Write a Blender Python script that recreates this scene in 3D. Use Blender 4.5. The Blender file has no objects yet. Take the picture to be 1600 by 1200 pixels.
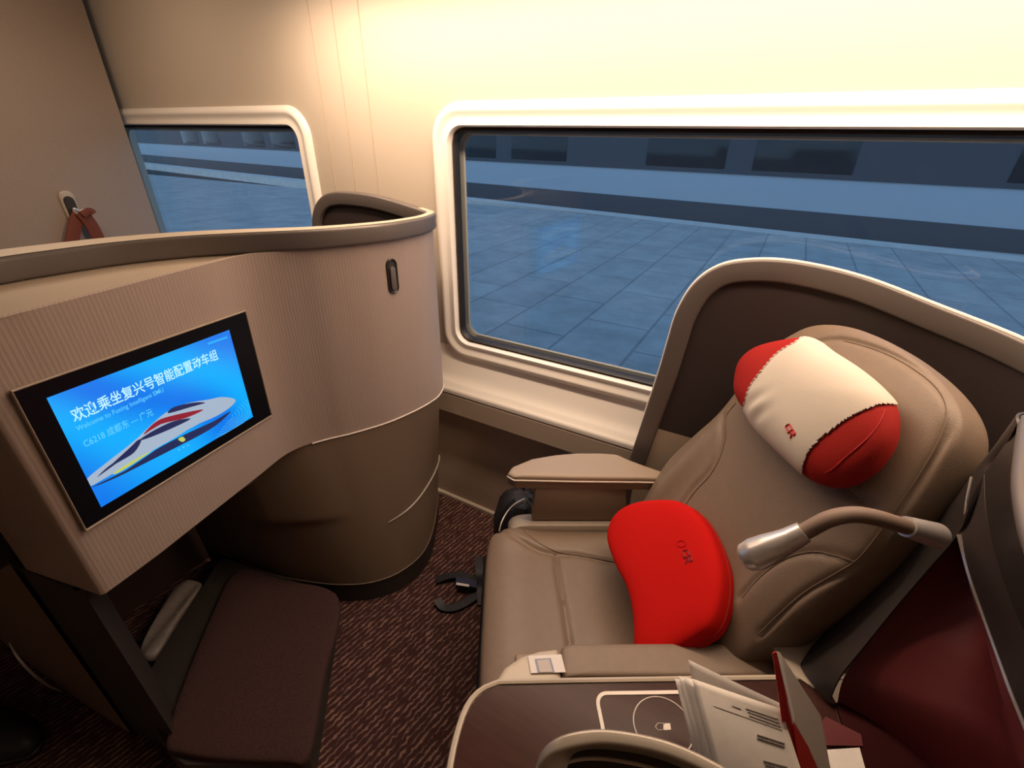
import bpy, bmesh, math
import numpy as np
from mathutils import Vector, Matrix
C = bpy.context.scene.collection
S = bpy.context.scene

# ---------------------------------------------------------------- camera
CAMH = 1.45
FPX, CX, CY = 724.0, 800.0, 600.0
_d = np.array([780-CX, 1950-CY, FPX]); _d /= np.linalg.norm(_d)
_x = np.array([-665-CX, 190-CY, FPX]); _x -= _d*(_x@_d); _x /= np.linalg.norm(_x)
_Z = -_d; _X = -_x; _Y = np.cross(_Z, _X)
RW = np.array([_X, _Y, _Z])                       # camera (right, down, forward) -> world
cam = bpy.data.cameras.new('camera'); co = bpy.data.objects.new('camera', cam); C.objects.link(co)
r_, dn_, fw_ = RW@[1, 0, 0], RW@[0, 1, 0], RW@[0, 0, 1]
co.matrix_world = Matrix(((r_[0], -dn_[0], -fw_[0], 0), (r_[1], -dn_[1], -fw_[1], 0), (r_[2], -dn_[2], -fw_[2], CAMH), (0, 0, 0, 1)))
cam.sensor_width = 36; cam.lens = FPX/1600*36; cam.clip_start = 0.02; cam.clip_end = 300
S.camera = co

# ---------------------------------------------------------------- world, exposure, lights
S.view_settings.view_transform = 'Standard'; S.view_settings.look = 'None'
S.view_settings.gamma = 1; S.view_settings.use_curve_mapping = False
S.view_settings.exposure = 0.0
w = bpy.data.worlds.new('dusk'); S.world = w; w.use_nodes = True
nt = w.node_tree; nt.nodes.clear()
bg = nt.nodes.new('ShaderNodeBackground'); ow = nt.nodes.new('ShaderNodeOutputWorld')
tc = nt.nodes.new('ShaderNodeTexCoord'); sx = nt.nodes.new('ShaderNodeSeparateXYZ'); cr = nt.nodes.new('ShaderNodeValToRGB')
nt.links.new(tc.outputs['Generated'], sx.inputs[0]); nt.links.new(sx.outputs['Z'], cr.inputs[0])
cr.color_ramp.elements[0].position = 0.0; cr.color_ramp.elements[0].color = (.30, .43, .58, 1)
cr.color_ramp.elements[1].position = 0.6; cr.color_ramp.elements[1].color = (.22, .37, .60, 1)
nt.links.new(cr.outputs[0], bg.inputs[0]); bg.inputs[1].default_value = 1.9
nt.links.new(bg.outputs[0], ow.inputs[0])

def area(name, loc, rot, sx_, sy_, power, col, spread=math.pi):
    l = bpy.data.lights.new(name, 'AREA'); l.shape = 'RECTANGLE'; l.size = sx_; l.size_y = sy_
    l.energy = power; l.color = col; l.spread = spread
    o = bpy.data.objects.new(name, l); C.objects.link(o); o.location = loc; o.rotation_euler = rot
    return o
WARM = (1.0, .73, .525)
area('cove_light', (-.10, 1.03, 1.82), (math.radians(10), 0, 0), 2.8, .07, 33, WARM)
area('front_fill_light', (-2.05, .6, 2.15), (0, 0, 0), .6, .3, 7, WARM)  # unseen fill added to brighten the bulkhead and front area
area('aisle_ceiling_light', (.6, .65, 2.16), (0, 0, 0), 1.6, .2, 1.5, WARM)

# ---------------------------------------------------------------- unprojection of photo points on known planes
UZ = np.array((0, 0, 1.))
CAMP = np.array([0, 0, CAMH])
def ray(u, v): return RW@np.array([u-CX, v-CY, FPX])
def onp(u, v, p, n):
    d = ray(u, v); n = np.array(n, float); return CAMP + ((np.array(p, float)-CAMP)@n)/(d@n)*d
def onz(u, v, z): return onp(u, v, (0, 0, z), (0, 0, 1))
def ony(u, v, y): return onp(u, v, (0, y, 0), (0, 1, 0))
def proj(p):
    c = RW.T@(np.array(p, float)-CAMP); return np.array([CX+FPX*c[0]/c[2], CY+FPX*c[1]/c[2]])

# ---------------------------------------------------------------- materials
def mat(name, col, rough=.5, metal=0, noise=0, nscale=40, bump=0, bscale=300, spec=.5, sheen=0, coat=0):
    m = bpy.data.materials.new(name); m.use_nodes = True; t = m.node_tree; b = t.nodes['Principled BSDF']
    b.inputs['Roughness'].default_value = rough; b.inputs['Metallic'].default_value = metal
    b.inputs['Specular IOR Level'].default_value = spec; b.inputs['Sheen Weight'].default_value = sheen
    b.inputs['Coat Weight'].default_value = coat
    g = t.nodes.new('ShaderNodeTexCoord')
    if noise:
        n = t.nodes.new('ShaderNodeTexNoise'); n.inputs['Scale'].default_value = nscale; n.inputs['Detail'].default_value = 4
        t.links.new(g.outputs['Object'], n.inputs['Vector'])
        r = t.nodes.new('ShaderNodeValToRGB'); t.links.new(n.outputs[0], r.inputs[0])
        r.color_ramp.elements[0].position = .3; r.color_ramp.elements[1].position = .7
        r.color_ramp.elements[0].color = tuple(c*(1-noise) for c in col)+(1,); r.color_ramp.elements[1].color = tuple(min(1, c*(1+noise)) for c in col)+(1,)
        t.links.new(r.outputs[0], b.inputs['Base Color'])
    else: b.inputs['Base Color'].default_value = (*col, 1)
    if bump:
        n = t.nodes.new('ShaderNodeTexNoise'); n.inputs['Scale'].default_value = bscale; n.inputs['Detail'].default_value = 2
        t.links.new(g.outputs['Object'], n.inputs['Vector'])
        k = t.nodes.new('ShaderNodeBump'); k.inputs['Strength'].default_value = bump; k.inputs['Distance'].default_value = .002
        t.links.new(n.outputs[0], k.inputs['Height']); t.links.new(k.outputs[0], b.inputs['Normal'])
    return m
def emis(name, col, st):
    m = bpy.data.materials.new(name); m.use_nodes = True; t = m.node_tree; b = t.nodes['Principled BSDF']
    b.inputs['Base Color'].default_value = (.01, .01, .01, 1); b.inputs['Emission Color'].default_value = (*col, 1); b.inputs['Emission Strength'].default_value = st
    return m

M = {}
M['wall'] = mat('cream_wall', (0.590, 0.508, 0.410), .45)
M['surround'] = mat('cream_surround', (.93, .88, .80), .4)
M['duct'] = mat('beige_duct', (0.540, 0.443, 0.346), .5)
M['recess'] = mat('brown_recess', (0.456, 0.357, 0.274), .6, noise=.08, nscale=200)
M['alu'] = mat('brushed_alu', (.62, .58, .53), .32, .9)
M['champagne'] = mat('champagne_rim', (0.149, 0.126, 0.114), .42, .25)
M['champ_dark'] = mat('dark_rim', (0.048, 0.040, 0.037), .40, .3)
M['ledge'] = mat('beige_ledge', (0.400, 0.320, 0.240), .5)
M['base'] = mat('brown_base', (0.160, 0.112, 0.076), .45, noise=.05, nscale=300)
M['toe'] = mat('dark_toe', (.035, .028, .024), .6)
M['black'] = mat('black_plastic', (.005, .005, .008), .35, spec=.15)
M['rubber'] = mat('black_rubber', (.012, .010, .010), .5)
M['leather'] = mat('taupe_leather', (0.201, 0.145, 0.102), .48, noise=.04, nscale=60, bump=.25, bscale=500)
M['leather_dk'] = mat('taupe_piping', (0.192, 0.136, 0.096), .55)
M['armpad'] = mat('armrest_leather', (0.352, 0.272, 0.200), .5, bump=.2, bscale=600)
M['armbody'] = mat('armrest_body', (0.264, 0.194, 0.136), .5)
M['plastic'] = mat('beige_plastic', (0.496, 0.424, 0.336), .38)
M['lining'] = mat('dark_lining', (0.031, 0.020, 0.019), .65, noise=.1, nscale=300)
M['redlining'] = mat('dark_red_lining', (0.115, 0.012, 0.014), .6, noise=.1, nscale=200)
M['red'] = mat('red_fabric', (0.560, 0.010, 0.008), .85, bump=.2, bscale=700, spec=.08)
M['redsheen'] = mat('brick_red_fabric', (0.336, 0.018, 0.014), .7, bump=.2, bscale=700, spec=.12)
M['white'] = mat('off_white_cloth', (0.592, 0.528, 0.448), .85, bump=.15, bscale=700)
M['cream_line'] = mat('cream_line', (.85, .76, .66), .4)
M['wood'] = None
M['silver'] = mat('satin_silver', (.74, .70, .68), .3, .55)
M['neck'] = mat('lamp_neck', (.22, .155, .12), .6)
M['bag'] = mat('black_nylon', (.012, .012, .016), .55, noise=.3, nscale=30)
M['bluebuckle'] = mat('navy_buckle', (.02, .025, .07), .4)
M['paper'] = mat('newsprint', (.86, .81, .75), .9, noise=.04, nscale=60)
M['paperw'] = mat('white_paper', (.75, .71, .68), .8)
M['ink'] = mat('grey_ink', (.20, .18, .17), .9)
M['redcard'] = mat('red_card', (.62, .02, .02), .4)
M['rust'] = mat('rust_fabric', (0.180, 0.042, 0.018), .7)
M['logored'] = mat('logo_red', (.45, .01, .015), .6)
M['logodark'] = mat('logo_dark_red', (.26, .005, .012), .7)
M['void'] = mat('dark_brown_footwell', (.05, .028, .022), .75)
M['packet'] = mat('pale_packet', (0.269, 0.230, 0.205), .5, noise=.15, nscale=60)
M['footpad'] = mat('maroon_footrest_carpet', (0.052, 0.021, 0.019), .95, noise=.35, nscale=260, bump=.6, bscale=400)
M['bulk'] = mat('pink_beige_bulkhead', (0.368, 0.296, 0.240), .6, noise=.03, nscale=100)
M['ceiling'] = mat('pale_ceiling', (.30, .27, .24), .7)
M['seam'] = mat('pale_seam', (0.480, 0.416, 0.344), .4)

def ribbed():
    m = mat('ribbed_pink_beige_panel', (.5, .4, .33), .55); t = m.node_tree; b = t.nodes['Principled BSDF']
    uv = t.nodes.new('ShaderNodeUVMap'); uv.uv_map = 'UVMap'
    mp = t.nodes.new('ShaderNodeMapping'); mp.inputs['Scale'].default_value = (1, .03, 1)
    wv = t.nodes.new('ShaderNodeTexWave'); wv.wave_type = 'BANDS'; wv.bands_direction = 'X'
    wv.inputs['Scale'].default_value = 42; wv.inputs['Distortion'].default_value = 2.5; wv.inputs['Detail'].default_value = 2; wv.inputs['Detail Scale'].default_value = 6
    r = t.nodes.new('ShaderNodeValToRGB')
    r.color_ramp.elements[0].color = (.365, .28, .235, 1); r.color_ramp.elements[1].color = (.39, .303, .255, 1)
    t.links.new(uv.outputs[0], mp.inputs[0]); t.links.new(mp.outputs[0], wv.inputs['Vector'])
    t.links.new(wv.outputs[0], r.inputs[0]); t.links.new(r.outputs[0], b.inputs['Base Color'])
    k = t.nodes.new('ShaderNodeBump'); k.inputs['Strength'].default_value = .25; k.inputs['Distance'].default_value = .001
    t.links.new(wv.outputs[0], k.inputs['Height']); t.links.new(k.outputs[0], b.inputs['Normal'])
    return m
M['ribbed'] = ribbed()

def carpet():
    m = mat('maroon_carpet', (.1, .04, .03), .95); t = m.node_tree; b = t.nodes['Principled BSDF']
    g = t.nodes.new('ShaderNodeTexCoord'); mp = t.nodes.new('ShaderNodeMapping')
    mp.inputs['Rotation'].default_value = (0, 0, math.radians(10))
    n1 = t.nodes.new('ShaderNodeTexNoise'); n1.inputs['Scale'].default_value = 60; n1.inputs['Detail'].default_value = 1
    wv = t.nodes.new('ShaderNodeTexWave'); wv.wave_type = 'BANDS'; wv.bands_direction = 'X'
    wv.inputs['Scale'].default_value = 20; wv.inputs['Distortion'].default_value = 3.0; wv.inputs['Detail'].default_value = 1; wv.inputs['Detail Scale'].default_value = 3
    mp2 = t.nodes.new('ShaderNodeMapping'); mp2.inputs['Scale'].default_value = (1, .45, 1)
    t.links.new(g.outputs['Object'], mp.inputs[0]); t.links.new(mp.outputs[0], wv.inputs['Vector'])
    t.links.new(mp.outputs[0], mp2.inputs[0]); t.links.new(mp2.outputs[0], n1.inputs['Vector'])
    mu = t.nodes.new('ShaderNodeMath'); mu.operation = 'MULTIPLY'
    t.links.new(wv.outputs[0], mu.inputs[0]); t.links.new(n1.outputs[0], mu.inputs[1])
    r = t.nodes.new('ShaderNodeValToRGB'); r.color_ramp.elements[0].position = .30; r.color_ramp.elements[1].position = .58
    r.color_ramp.elements[0].color = (.045, .014, .012, 1); r.color_ramp.elements[1].color = (.25, .14, .108, 1)
    t.links.new(mu.outputs[0], r.inputs[0]); t.links.new(r.outputs[0], b.inputs['Base Color'])
    k = t.nodes.new('ShaderNodeBump'); k.inputs['Strength'].default_value = .5; k.inputs['Distance'].default_value = .003
    t.links.new(mu.outputs[0], k.inputs['Height']); t.links.new(k.outputs[0], b.inputs['Normal'])
    return m
M['carpet'] = carpet()

def woodmat():
    m = mat('dark_walnut_laminate', (.12, .05, .035), .26, spec=.12); t = m.node_tree; b = t.nodes['Principled BSDF']
    g = t.nodes.new('ShaderNodeTexCoord'); mp = t.nodes.new('ShaderNodeMapping'); mp.inputs['Scale'].default_value = (8, 60, 8); mp.inputs['Rotation'].default_value = (0, 0, math.radians(30))
    n = t.nodes.new('ShaderNodeTexNoise'); n.inputs['Scale'].default_value = 2; n.inputs['Detail'].default_value = 6
    r = t.nodes.new('ShaderNodeValToRGB'); r.color_ramp.elements[0].color = (.036, .013, .012, 1); r.color_ramp.elements[1].color = (.066, .027, .021, 1)
    t.links.new(g.outputs['Object'], mp.inputs[0]); t.links.new(mp.outputs[0], n.inputs['Vector']); t.links.new(n.outputs[0], r.inputs[0]); t.links.new(r.outputs[0], b.inputs['Base Color'])
    return m
M['wood'] = woodmat()

def paving():
    m = mat('platform_paving', (.3, .3, .3), .7); t = m.node_tree; b = t.nodes['Principled BSDF']
    g = t.nodes.new('ShaderNodeTexCoord'); mp = t.nodes.new('ShaderNodeMapping')
    br = t.nodes.new('ShaderNodeTexBrick'); br.offset = .5; br.inputs['Scale'].default_value = 1
    br.inputs['Brick Width'].default_value = 1.0; br.inputs['Row Height'].default_value = .58; br.inputs['Mortar Size'].default_value = .016; br.inputs['Mortar Smooth'].default_value = .6
    br.inputs['Color1'].default_value = (.36, .35, .33, 1); br.inputs['Color2'].default_value = (.31, .31, .30, 1); br.inputs['Mortar'].default_value = (.20, .20, .20, 1)
    mp.inputs['Location'].default_value = (.35, .22, 0); mp.inputs['Rotation'].default_value = (0, 0, math.radians(90))
    t.links.new(g.outputs['Object'], mp.inputs[0]); t.links.new(mp.outputs[0], br.inputs['Vector'])
    n = t.nodes.new('ShaderNodeTexNoise'); n.inputs['Scale'].default_value = 2.3; n.inputs['Detail'].default_value = 8; n.inputs['Roughness'].default_value = .7
    t.links.new(g.outputs['Object'], n.inputs['Vector'])
    r = t.nodes.new('ShaderNodeValToRGB'); r.color_ramp.elements[0].position = .3; r.color_ramp.elements[0].color = (.55, .55, .55, 1); r.color_ramp.elements[1].position = .65
    t.links.new(n.outputs[0], r.inputs[0])
    mx = t.nodes.new('ShaderNodeMix'); mx.data_type = 'RGBA'; mx.blend_type = 'MULTIPLY'; mx.inputs[0].default_value = .8
    t.links.new(br.outputs[0], mx.inputs[6]); t.links.new(r.outputs[0], mx.inputs[7]); t.links.new(mx.outputs[2], b.inputs['Base Color'])
    return m
M['paving'] = paving()
M['ballast'] = mat('dark_trackbed', (.05, .05, .05), .9, noise=.4, nscale=20)
M['edge'] = mat('pale_platform_edge', (.45, .42, .38), .6, noise=.1, nscale=5)
M['train_body'] = mat('pale_train_body', (.45, .47, .5), .35)
M['train_skirt'] = mat('dark_train_skirt', (.07, .07, .08), .5)
M['train_glass'] = mat('dark_train_glass', (.02, .025, .03), .15)

def glassmat():
    m = bpy.data.materials.new('window_glass'); m.use_nodes = True; t = m.node_tree; t.nodes.clear()
    o = t.nodes.new('ShaderNodeOutputMaterial'); tr = t.nodes.new('ShaderNodeBsdfTransparent'); gl = t.nodes.new('ShaderNodeBsdfGlossy'); mx = t.nodes.new('ShaderNodeMixShader'); lw_ = t.nodes.new('ShaderNodeLayerWeight'); pw = t.nodes.new('ShaderNodeMath'); pw.operation = 'POWER'; pw.inputs[1].default_value = 4.5
    fr = t.nodes.new('ShaderNodeMath'); fr.operation = 'MULTIPLY_ADD'; fr.inputs[1].default_value = .9; fr.inputs[2].default_value = .05
    t.links.new(lw_.outputs['Facing'], pw.inputs[0]); t.links.new(pw.outputs[0], fr.inputs[0])
    tr.inputs[0].default_value = (.82, .9, .95, 1); gl.inputs['Roughness'].default_value = .012
    t.links.new(fr.outputs[0], mx.inputs[0]); t.links.new(tr.outputs[0], mx.inputs[1]); t.links.new(gl.outputs[0], mx.inputs[2]); t.links.new(mx.outputs[0], o.inputs[0])
    return m
M['glass'] = glassmat()

# ---------------------------------------------------------------- mesh helpers
def mk(name, verts, faces, m, parent=None, smooth=True, uvs=None, sharp=None):
    me = bpy.data.meshes.new(name); me.from_pydata([tuple(map(float, v)) for v in verts], [], [tuple(f) for f in faces])
    bm = bmesh.new(); bm.from_mesh(me)
    if uvs:
        L = bm.loops.layers.uv.new('UVMap')
        bm.verts.ensure_lookup_table()
        for f in bm.faces:
            for l in f.loops: l[L].uv = uvs[l.vert.index]
    bmesh.ops.recalc_face_normals(bm, faces=bm.faces)
    bm.to_mesh(me); bm.free()
    o = bpy.data.objects.new(name, me); C.objects.link(o)
    if m is not None: me.materials.append(m)
    if smooth:
        for p in me.polygons: p.use_smooth = True
        me.set_sharp_from_angle(angle=math.radians(sharp or 40))
    if parent: o.parent = parent; o.matrix_parent_inverse = parent.matrix_world.inverted()
    return o
def empty(name, loc, label, cat, group=None):
    o = bpy.data.objects.new(name, None); C.objects.link(o); o.location = loc; o.empty_display_size = .1
    o.matrix_world = Matrix.Translation(Vector(loc))
    o['label'] = label; o['category'] = cat
    if group: o['group'] = group
    return o
def tag(o, label, cat, group=None):
    o['label'] = label; o['category'] = cat
    if group: o['group'] = group
    return o
def struct(o): o['kind'] = 'structure'; return o

def cr(pts, n=8, closed=False):
    P = [np.array(p, float) for p in pts]; N = len(P); out = []
    rng = range(N) if closed else range(N-1)
    for i in rng:
        if closed: a, b, c, d = P[i-1], P[i], P[(i+1) % N], P[(i+2) % N]
        else: a, b, c, d = P[max(i-1, 0)], P[i], P[i+1], P[min(i+2, N-1)]
        for k in range(n):
            t = k/n
            out.append(.5*((2*b)+(-a+c)*t+(2*a-5*b+4*c-d)*t*t+(-a+3*b-3*c+d)*t**3))
    if not closed: out.append(P[-1])
    return out
def resample(pts, n, closed=False):
    P = np.array(pts+([pts[0]] if closed else [])); d = np.r_[0, np.cumsum(np.linalg.norm(np.diff(P, axis=0), axis=1))]
    t = np.linspace(0, d[-1], n+(1 if closed else 0))
    R = np.stack([np.interp(t, d, P[:, k]) for k in range(P.shape[1])], 1)
    return [R[i] for i in range(n)]

def box(name, x0, x1, y0, y1, z0, z1, m, parent=None, bev=0, rot=None, off=None):
    bm = bmesh.new(); bmesh.ops.create_cube(bm, size=1)
    for v in bm.verts: v.co = Vector(((x0+x1)/2+v.co.x*(x1-x0), (y0+y1)/2+v.co.y*(y1-y0), (z0+z1)/2+v.co.z*(z1-z0)))
    if bev: bmesh.ops.bevel(bm, geom=bm.edges[:], offset=bev, segments=3, profile=.5, affect='EDGES')
    if rot is not None:
        for v in bm.verts: v.co = Vector(rot(v.co))
    me = bpy.data.meshes.new(name); bm.to_mesh(me); bm.free(); me.materials.append(m)
    o = bpy.data.objects.new(name, me); C.objects.link(o)
    if bev:
        for p in me.polygons: p.use_smooth = True
        me.set_sharp_from_angle(angle=math.radians(50))
    if parent: o.parent = parent; o.matrix_parent_inverse = parent.matrix_world.inverted()
    return o

def tube(name, path, rad, m, parent=None, n=12, closed=False, prof=None, up=(0, 0, 1), cap=True):
    """sweep a circle (radius or list) or a 2D profile (list of (side, up)) along a path"""
    P = [np.array(p, float) for p in path]; N = len(P); V = []; F = []
    up = np.array(up, float)
    if prof is None: pr = [(math.cos(2*math.pi*k/n), math.sin(2*math.pi*k/n)) for k in range(n)]
    else: pr = prof; n = len(pr)
    prevs = None
    for i in range(N):
        if closed: t = P[(i+1) % N]-P[i-1]
        else: t = P[min(i+1, N-1)]-P[max(i-1, 0)]
        t /= np.linalg.norm(t)
        s = np.cross(t, up)
        if np.linalg.norm(s) < 1e-3: s = prevs if prevs is not None else np.cross(t, (1, 0, 0))
        s /= np.linalg.norm(s)
        if prevs is not None and s@prevs < 0 and prof is None: s = -s
        prevs = s; u = np.cross(s, t)
        r = 1 if prof is not None else (rad[i] if hasattr(rad, '__len__') else rad)
        for a, b in pr: V.append(P[i]+s*a*r+u*b*r)
    for i in range(N if closed else N-1):
        j = (i+1) % N
        for k in range(n): F.append((i*n+k, i*n+(k+1) % n, j*n+(k+1) % n, j*n+k))
    if not closed and cap: F.append(tuple(range(n))[::-1]); F.append(tuple((N-1)*n+k for k in range(n)))
    return mk(name, V, F, m, parent)
def rrect(w_, h_, r, n=4, cx=0, cy=0):
    out = []
    for qx, qy, a0 in ((1, 1, 0), (-1, 1, 90), (-1, -1, 180), (1, -1, 270)):
        for k in range(n+1):
            a = math.radians(a0+90*k/n)
            out.append((cx+qx*(w_/2-r)+r*math.cos(a), cy+qy*(h_/2-r)+r*math.sin(a)))
    return out

def loft(name, rows, m, parent=None, closed=False, capends=False, smooth=True, uv=False, sharp=None):
    n = len(rows[0]); V = [p for r in rows for p in r]; F = []
    for i in range(len(rows)-1):
        for k in range(n if closed else n-1):
            F.append((i*n+k, i*n+(k+1) % n, (i+1)*n+(k+1) % n, (i+1)*n+k))
    if capends: F.append(tuple(range(n))[::-1]); F.append(tuple((len(rows)-1)*n+k for k in range(n)))
    uvs = None
    if uv:
        uvs = []
        for r in rows:
            R = np.array(r); d = np.r_[0, np.cumsum(np.linalg.norm(np.diff(R, axis=0), axis=1))]
            uvs += [(float(d[k]), float(R[k][2])) for k in range(n)]
    return mk(name, V, F, m, parent, smooth, uvs, sharp)

def puff(name, outline, fr, Tt, Tb, m, parent=None, N=120, K=22, e=2.6, disp=None, clip=None, center=None, grow=0, eb=None, sm=True):
    """closed cushion: 2D outline in frame fr=(origin, ax, ay, an), thickness Tt above and Tb below"""
    ol = resample(cr(outline, 8, True) if sm else [np.array(p, float) for p in outline], N, True); ol = np.array(ol)
    c = np.array(center) if center is not None else ol.mean(0)
    if grow:
        ol = c+(ol-c)*(1+grow/np.linalg.norm(ol-c, axis=1)[:, None])
    O, ax, ay, an = [np.array(q, float) for q in fr]; V = []; F = []
    rs = [1-(1-k/K)**1.0 for k in range(K+1)]
    rs = [math.sin(k/K*math.pi/2)**.9 for k in range(K+1)]
    def add(sign, T, ee):
        base = len(V)
        p = c; h = T+(disp(p[0], p[1]) if disp and sign > 0 else 0)
        V.append(O+ax*p[0]+ay*p[1]+an*h*sign)
        for r in rs[1:]:
            hh = T*max(0, 1-r**ee)**(1/ee)
            for q in ol:
                p = c+(q-c)*r
                d = disp(p[0], p[1])*min(1, hh/T*2.5) if disp and sign > 0 else 0
                V.append(O+ax*p[0]+ay*p[1]+an*(hh*sign+d))
        for k in range(N): F.append((base, base+1+k, base+1+(k+1) % N))
        for j in range(K-1):
            for k in range(N):
                a = base+1+j*N; b = a+N
                F.append((a+k, b+k, b+(k+1) % N, a+(k+1) % N))
        return base
    b0 = add(1, Tt, e); b1 = add(-1, Tb, eb or e)
    o = mk(name, V, F, m, parent)
    bm = bmesh.new(); bm.from_mesh(o.data); bmesh.ops.remove_doubles(bm, verts=bm.verts, dist=1e-5)
    if clip:
        for (pc, pn) in clip:
            bmesh.ops.bisect_plane(bm, geom=bm.verts[:]+bm.edges[:]+bm.faces[:], plane_co=Vector(pc), plane_no=Vector(pn), clear_outer=True)
    bmesh.ops.recalc_face_normals(bm, faces=bm.faces); bm.to_mesh(o.data); bm.free()
    for p in o.data.polygons: p.use_smooth = True
    o.data.set_sharp_from_angle(angle=math.radians(70))
    return o
def seg_d(x, y, pl):
    best = 9
    for (x0, y0), (x1, y1) in zip(pl, pl[1:]):
        dx, dy = x1-x0, y1-y0; t = max(0, min(1, ((x-x0)*dx+(y-y0)*dy)/(dx*dx+dy*dy+1e-12)))
        best = min(best, math.hypot(x-x0-t*dx, y-y0-t*dy))
    return best
def grooves(lines, depth=.008, wd=.008):
    L = [[tuple(p[:2]) for p in cr(l, 5)] for l in lines]
    def f(x, y): return -sum(depth*math.exp(-(seg_d(x, y, l)/wd)**2) for l in L)
    return f
def surfhit(o, u, v):
    """point and normal where the photo ray meets an object already built"""
    dgx = bpy.context.evaluated_depsgraph_get(); dgx.update()
    d = ray(u, v); d = d/np.linalg.norm(d); mw = o.matrix_world; mi = mw.inverted()
    ok, loc, nrm, _ = o.ray_cast(mi@Vector(CAMP), (mi.to_3x3()@Vector(d)).normalized())
    if not ok: return None
    return np.array(mw@loc), np.array((mw.to_3x3()@nrm).normalized())
def flat(name, pts, m, parent=None, th=.0006, n=None):
    """thin solid plate through ordered 3D points (roughly planar)"""
    P = [np.array(p, float) for p in pts]
    if n is None:
        n = np.zeros(3)
        for i in range(len(P)): n += np.cross(P[i]-P[0], P[(i+1) % len(P)]-P[0])
        n /= np.linalg.norm(n)
    n = np.array(n, float); N = len(P)
    V = [p+n*th/2 for p in P]+[p-n*th/2 for p in P]
    F = [tuple(range(N)), tuple(range(2*N-1, N-1, -1))]+[(i, (i+1) % N, N+(i+1) % N, N+i) for i in range(N)]
    return mk(name, V, F, m, parent, smooth=False)
def text(name, body, O, ax, ay, width, m, parent, height=None, bold=0, shear=0, align='LEFT', th=.0003):
    cu = bpy.data.curves.new(name, 'FONT'); cu.body = body; cu.size = 1; cu.offset = bold; cu.shear = shear; cu.resolution_u = 3
    to = bpy.data.objects.new(name, cu); C.objects.link(to); dg = bpy.context.evaluated_depsgraph_get(); dg.update()
    me = bpy.data.meshes.new_from_object(to.evaluated_get(dg)); bpy.data.objects.remove(to)
    xs = [v.co.x for v in me.vertices]; ys = [v.co.y for v in me.vertices]
    x0, x1, y0, y1 = min(xs), max(xs), min(ys), max(ys); sx_ = width/(x1-x0); sy_ = (height/(y1-y0)) if height else sx_
    O, ax, ay = [np.array(q, float) for q in (O, ax, ay)]; an = np.cross(ax, ay)
    for v in me.vertices: v.co = Vector(O+ax*(v.co.x-x0)*sx_+ay*(v.co.y-y0)*sy_+an*th)
    me.name = name; me.materials.clear(); me.materials.append(m)
    o = bpy.data.objects.new(name, me); C.objects.link(o); o.parent = parent; o.matrix_parent_inverse = parent.matrix_world.inverted()
    return o

# ================================================================ THE SETTING
XL, XR = -2.75, 1.9
# window wall: a plane at y = WY with two window holes, a sloping sill and a boxed duct below
WY = 1.30
wins = [(-.955, .62), (-3.0, -1.64)]; WZ0, WZ1 = .775, 1.47
V = []; F = []
def quad(x0, x1, z0, z1, y=WY):
    b = len(V); V.extend([(x0, y, z0), (x1, y, z0), (x1, y, z1), (x0, y, z1)]); F.append((b, b+1, b+2, b+3))
quad(-3.3, XR+.05, .74, WZ0-.02); quad(-3.3, XR+.05, WZ1+.02, 2.25)
quad(-3.3, -3.02, WZ0-.02, WZ1+.02); quad(-1.62, -.975, WZ0-.02, WZ1+.02); quad(.64, XR+.05, WZ0-.02, WZ1+.02)
struct(mk('wall_window', V, F, M['wall'], smooth=False))
def profile(name, pts, x0, x1, m, parent=None):
    rows = [[(x, y, z) for (y, z) in pts] for x in (x0, x1)]
    return loft(name, rows, m, parent, closed=True, capends=True, sharp=30)
sill = cr([(1.30, .745), (1.292, .700), (1.272, .640), (1.252, .612)], 4)+[np.array(q) for q in cr([(1.245, .600), (1.237, .590), (1.236, .575)], 4)]
struct(profile('trim_1', [tuple(q) for q in sill]+[(1.25, .572), (1.40, .572), (1.40, .745)], -3.2, XR, M['surround']))
struct(profile('trim_2', [(1.236, .568), (1.236, .488), (1.29, .486), (1.40, .486), (1.40, .568)], -3.2, XR, M['duct']))
struct(profile('wall_lower', [(1.28, .486), (1.28, .0), (1.36, .0), (1.36, .486)], -3.2, XR, M['recess']))
struct(profile('baseboard_window', [(1.268, .0), (1.268, .012), (1.274, .018), (1.279, .018), (1.279, .0)], -3.2, XR, M['seam']))
# grooves between the wall panels of the pillar
for k, gx in enumerate((-1.49, -1.385, -1.275)):
    struct(box('trim_%d' % (k+3), gx-.002, gx+.002, WY-.0015, WY+.01, .75, 2.2, M['duct']))

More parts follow.
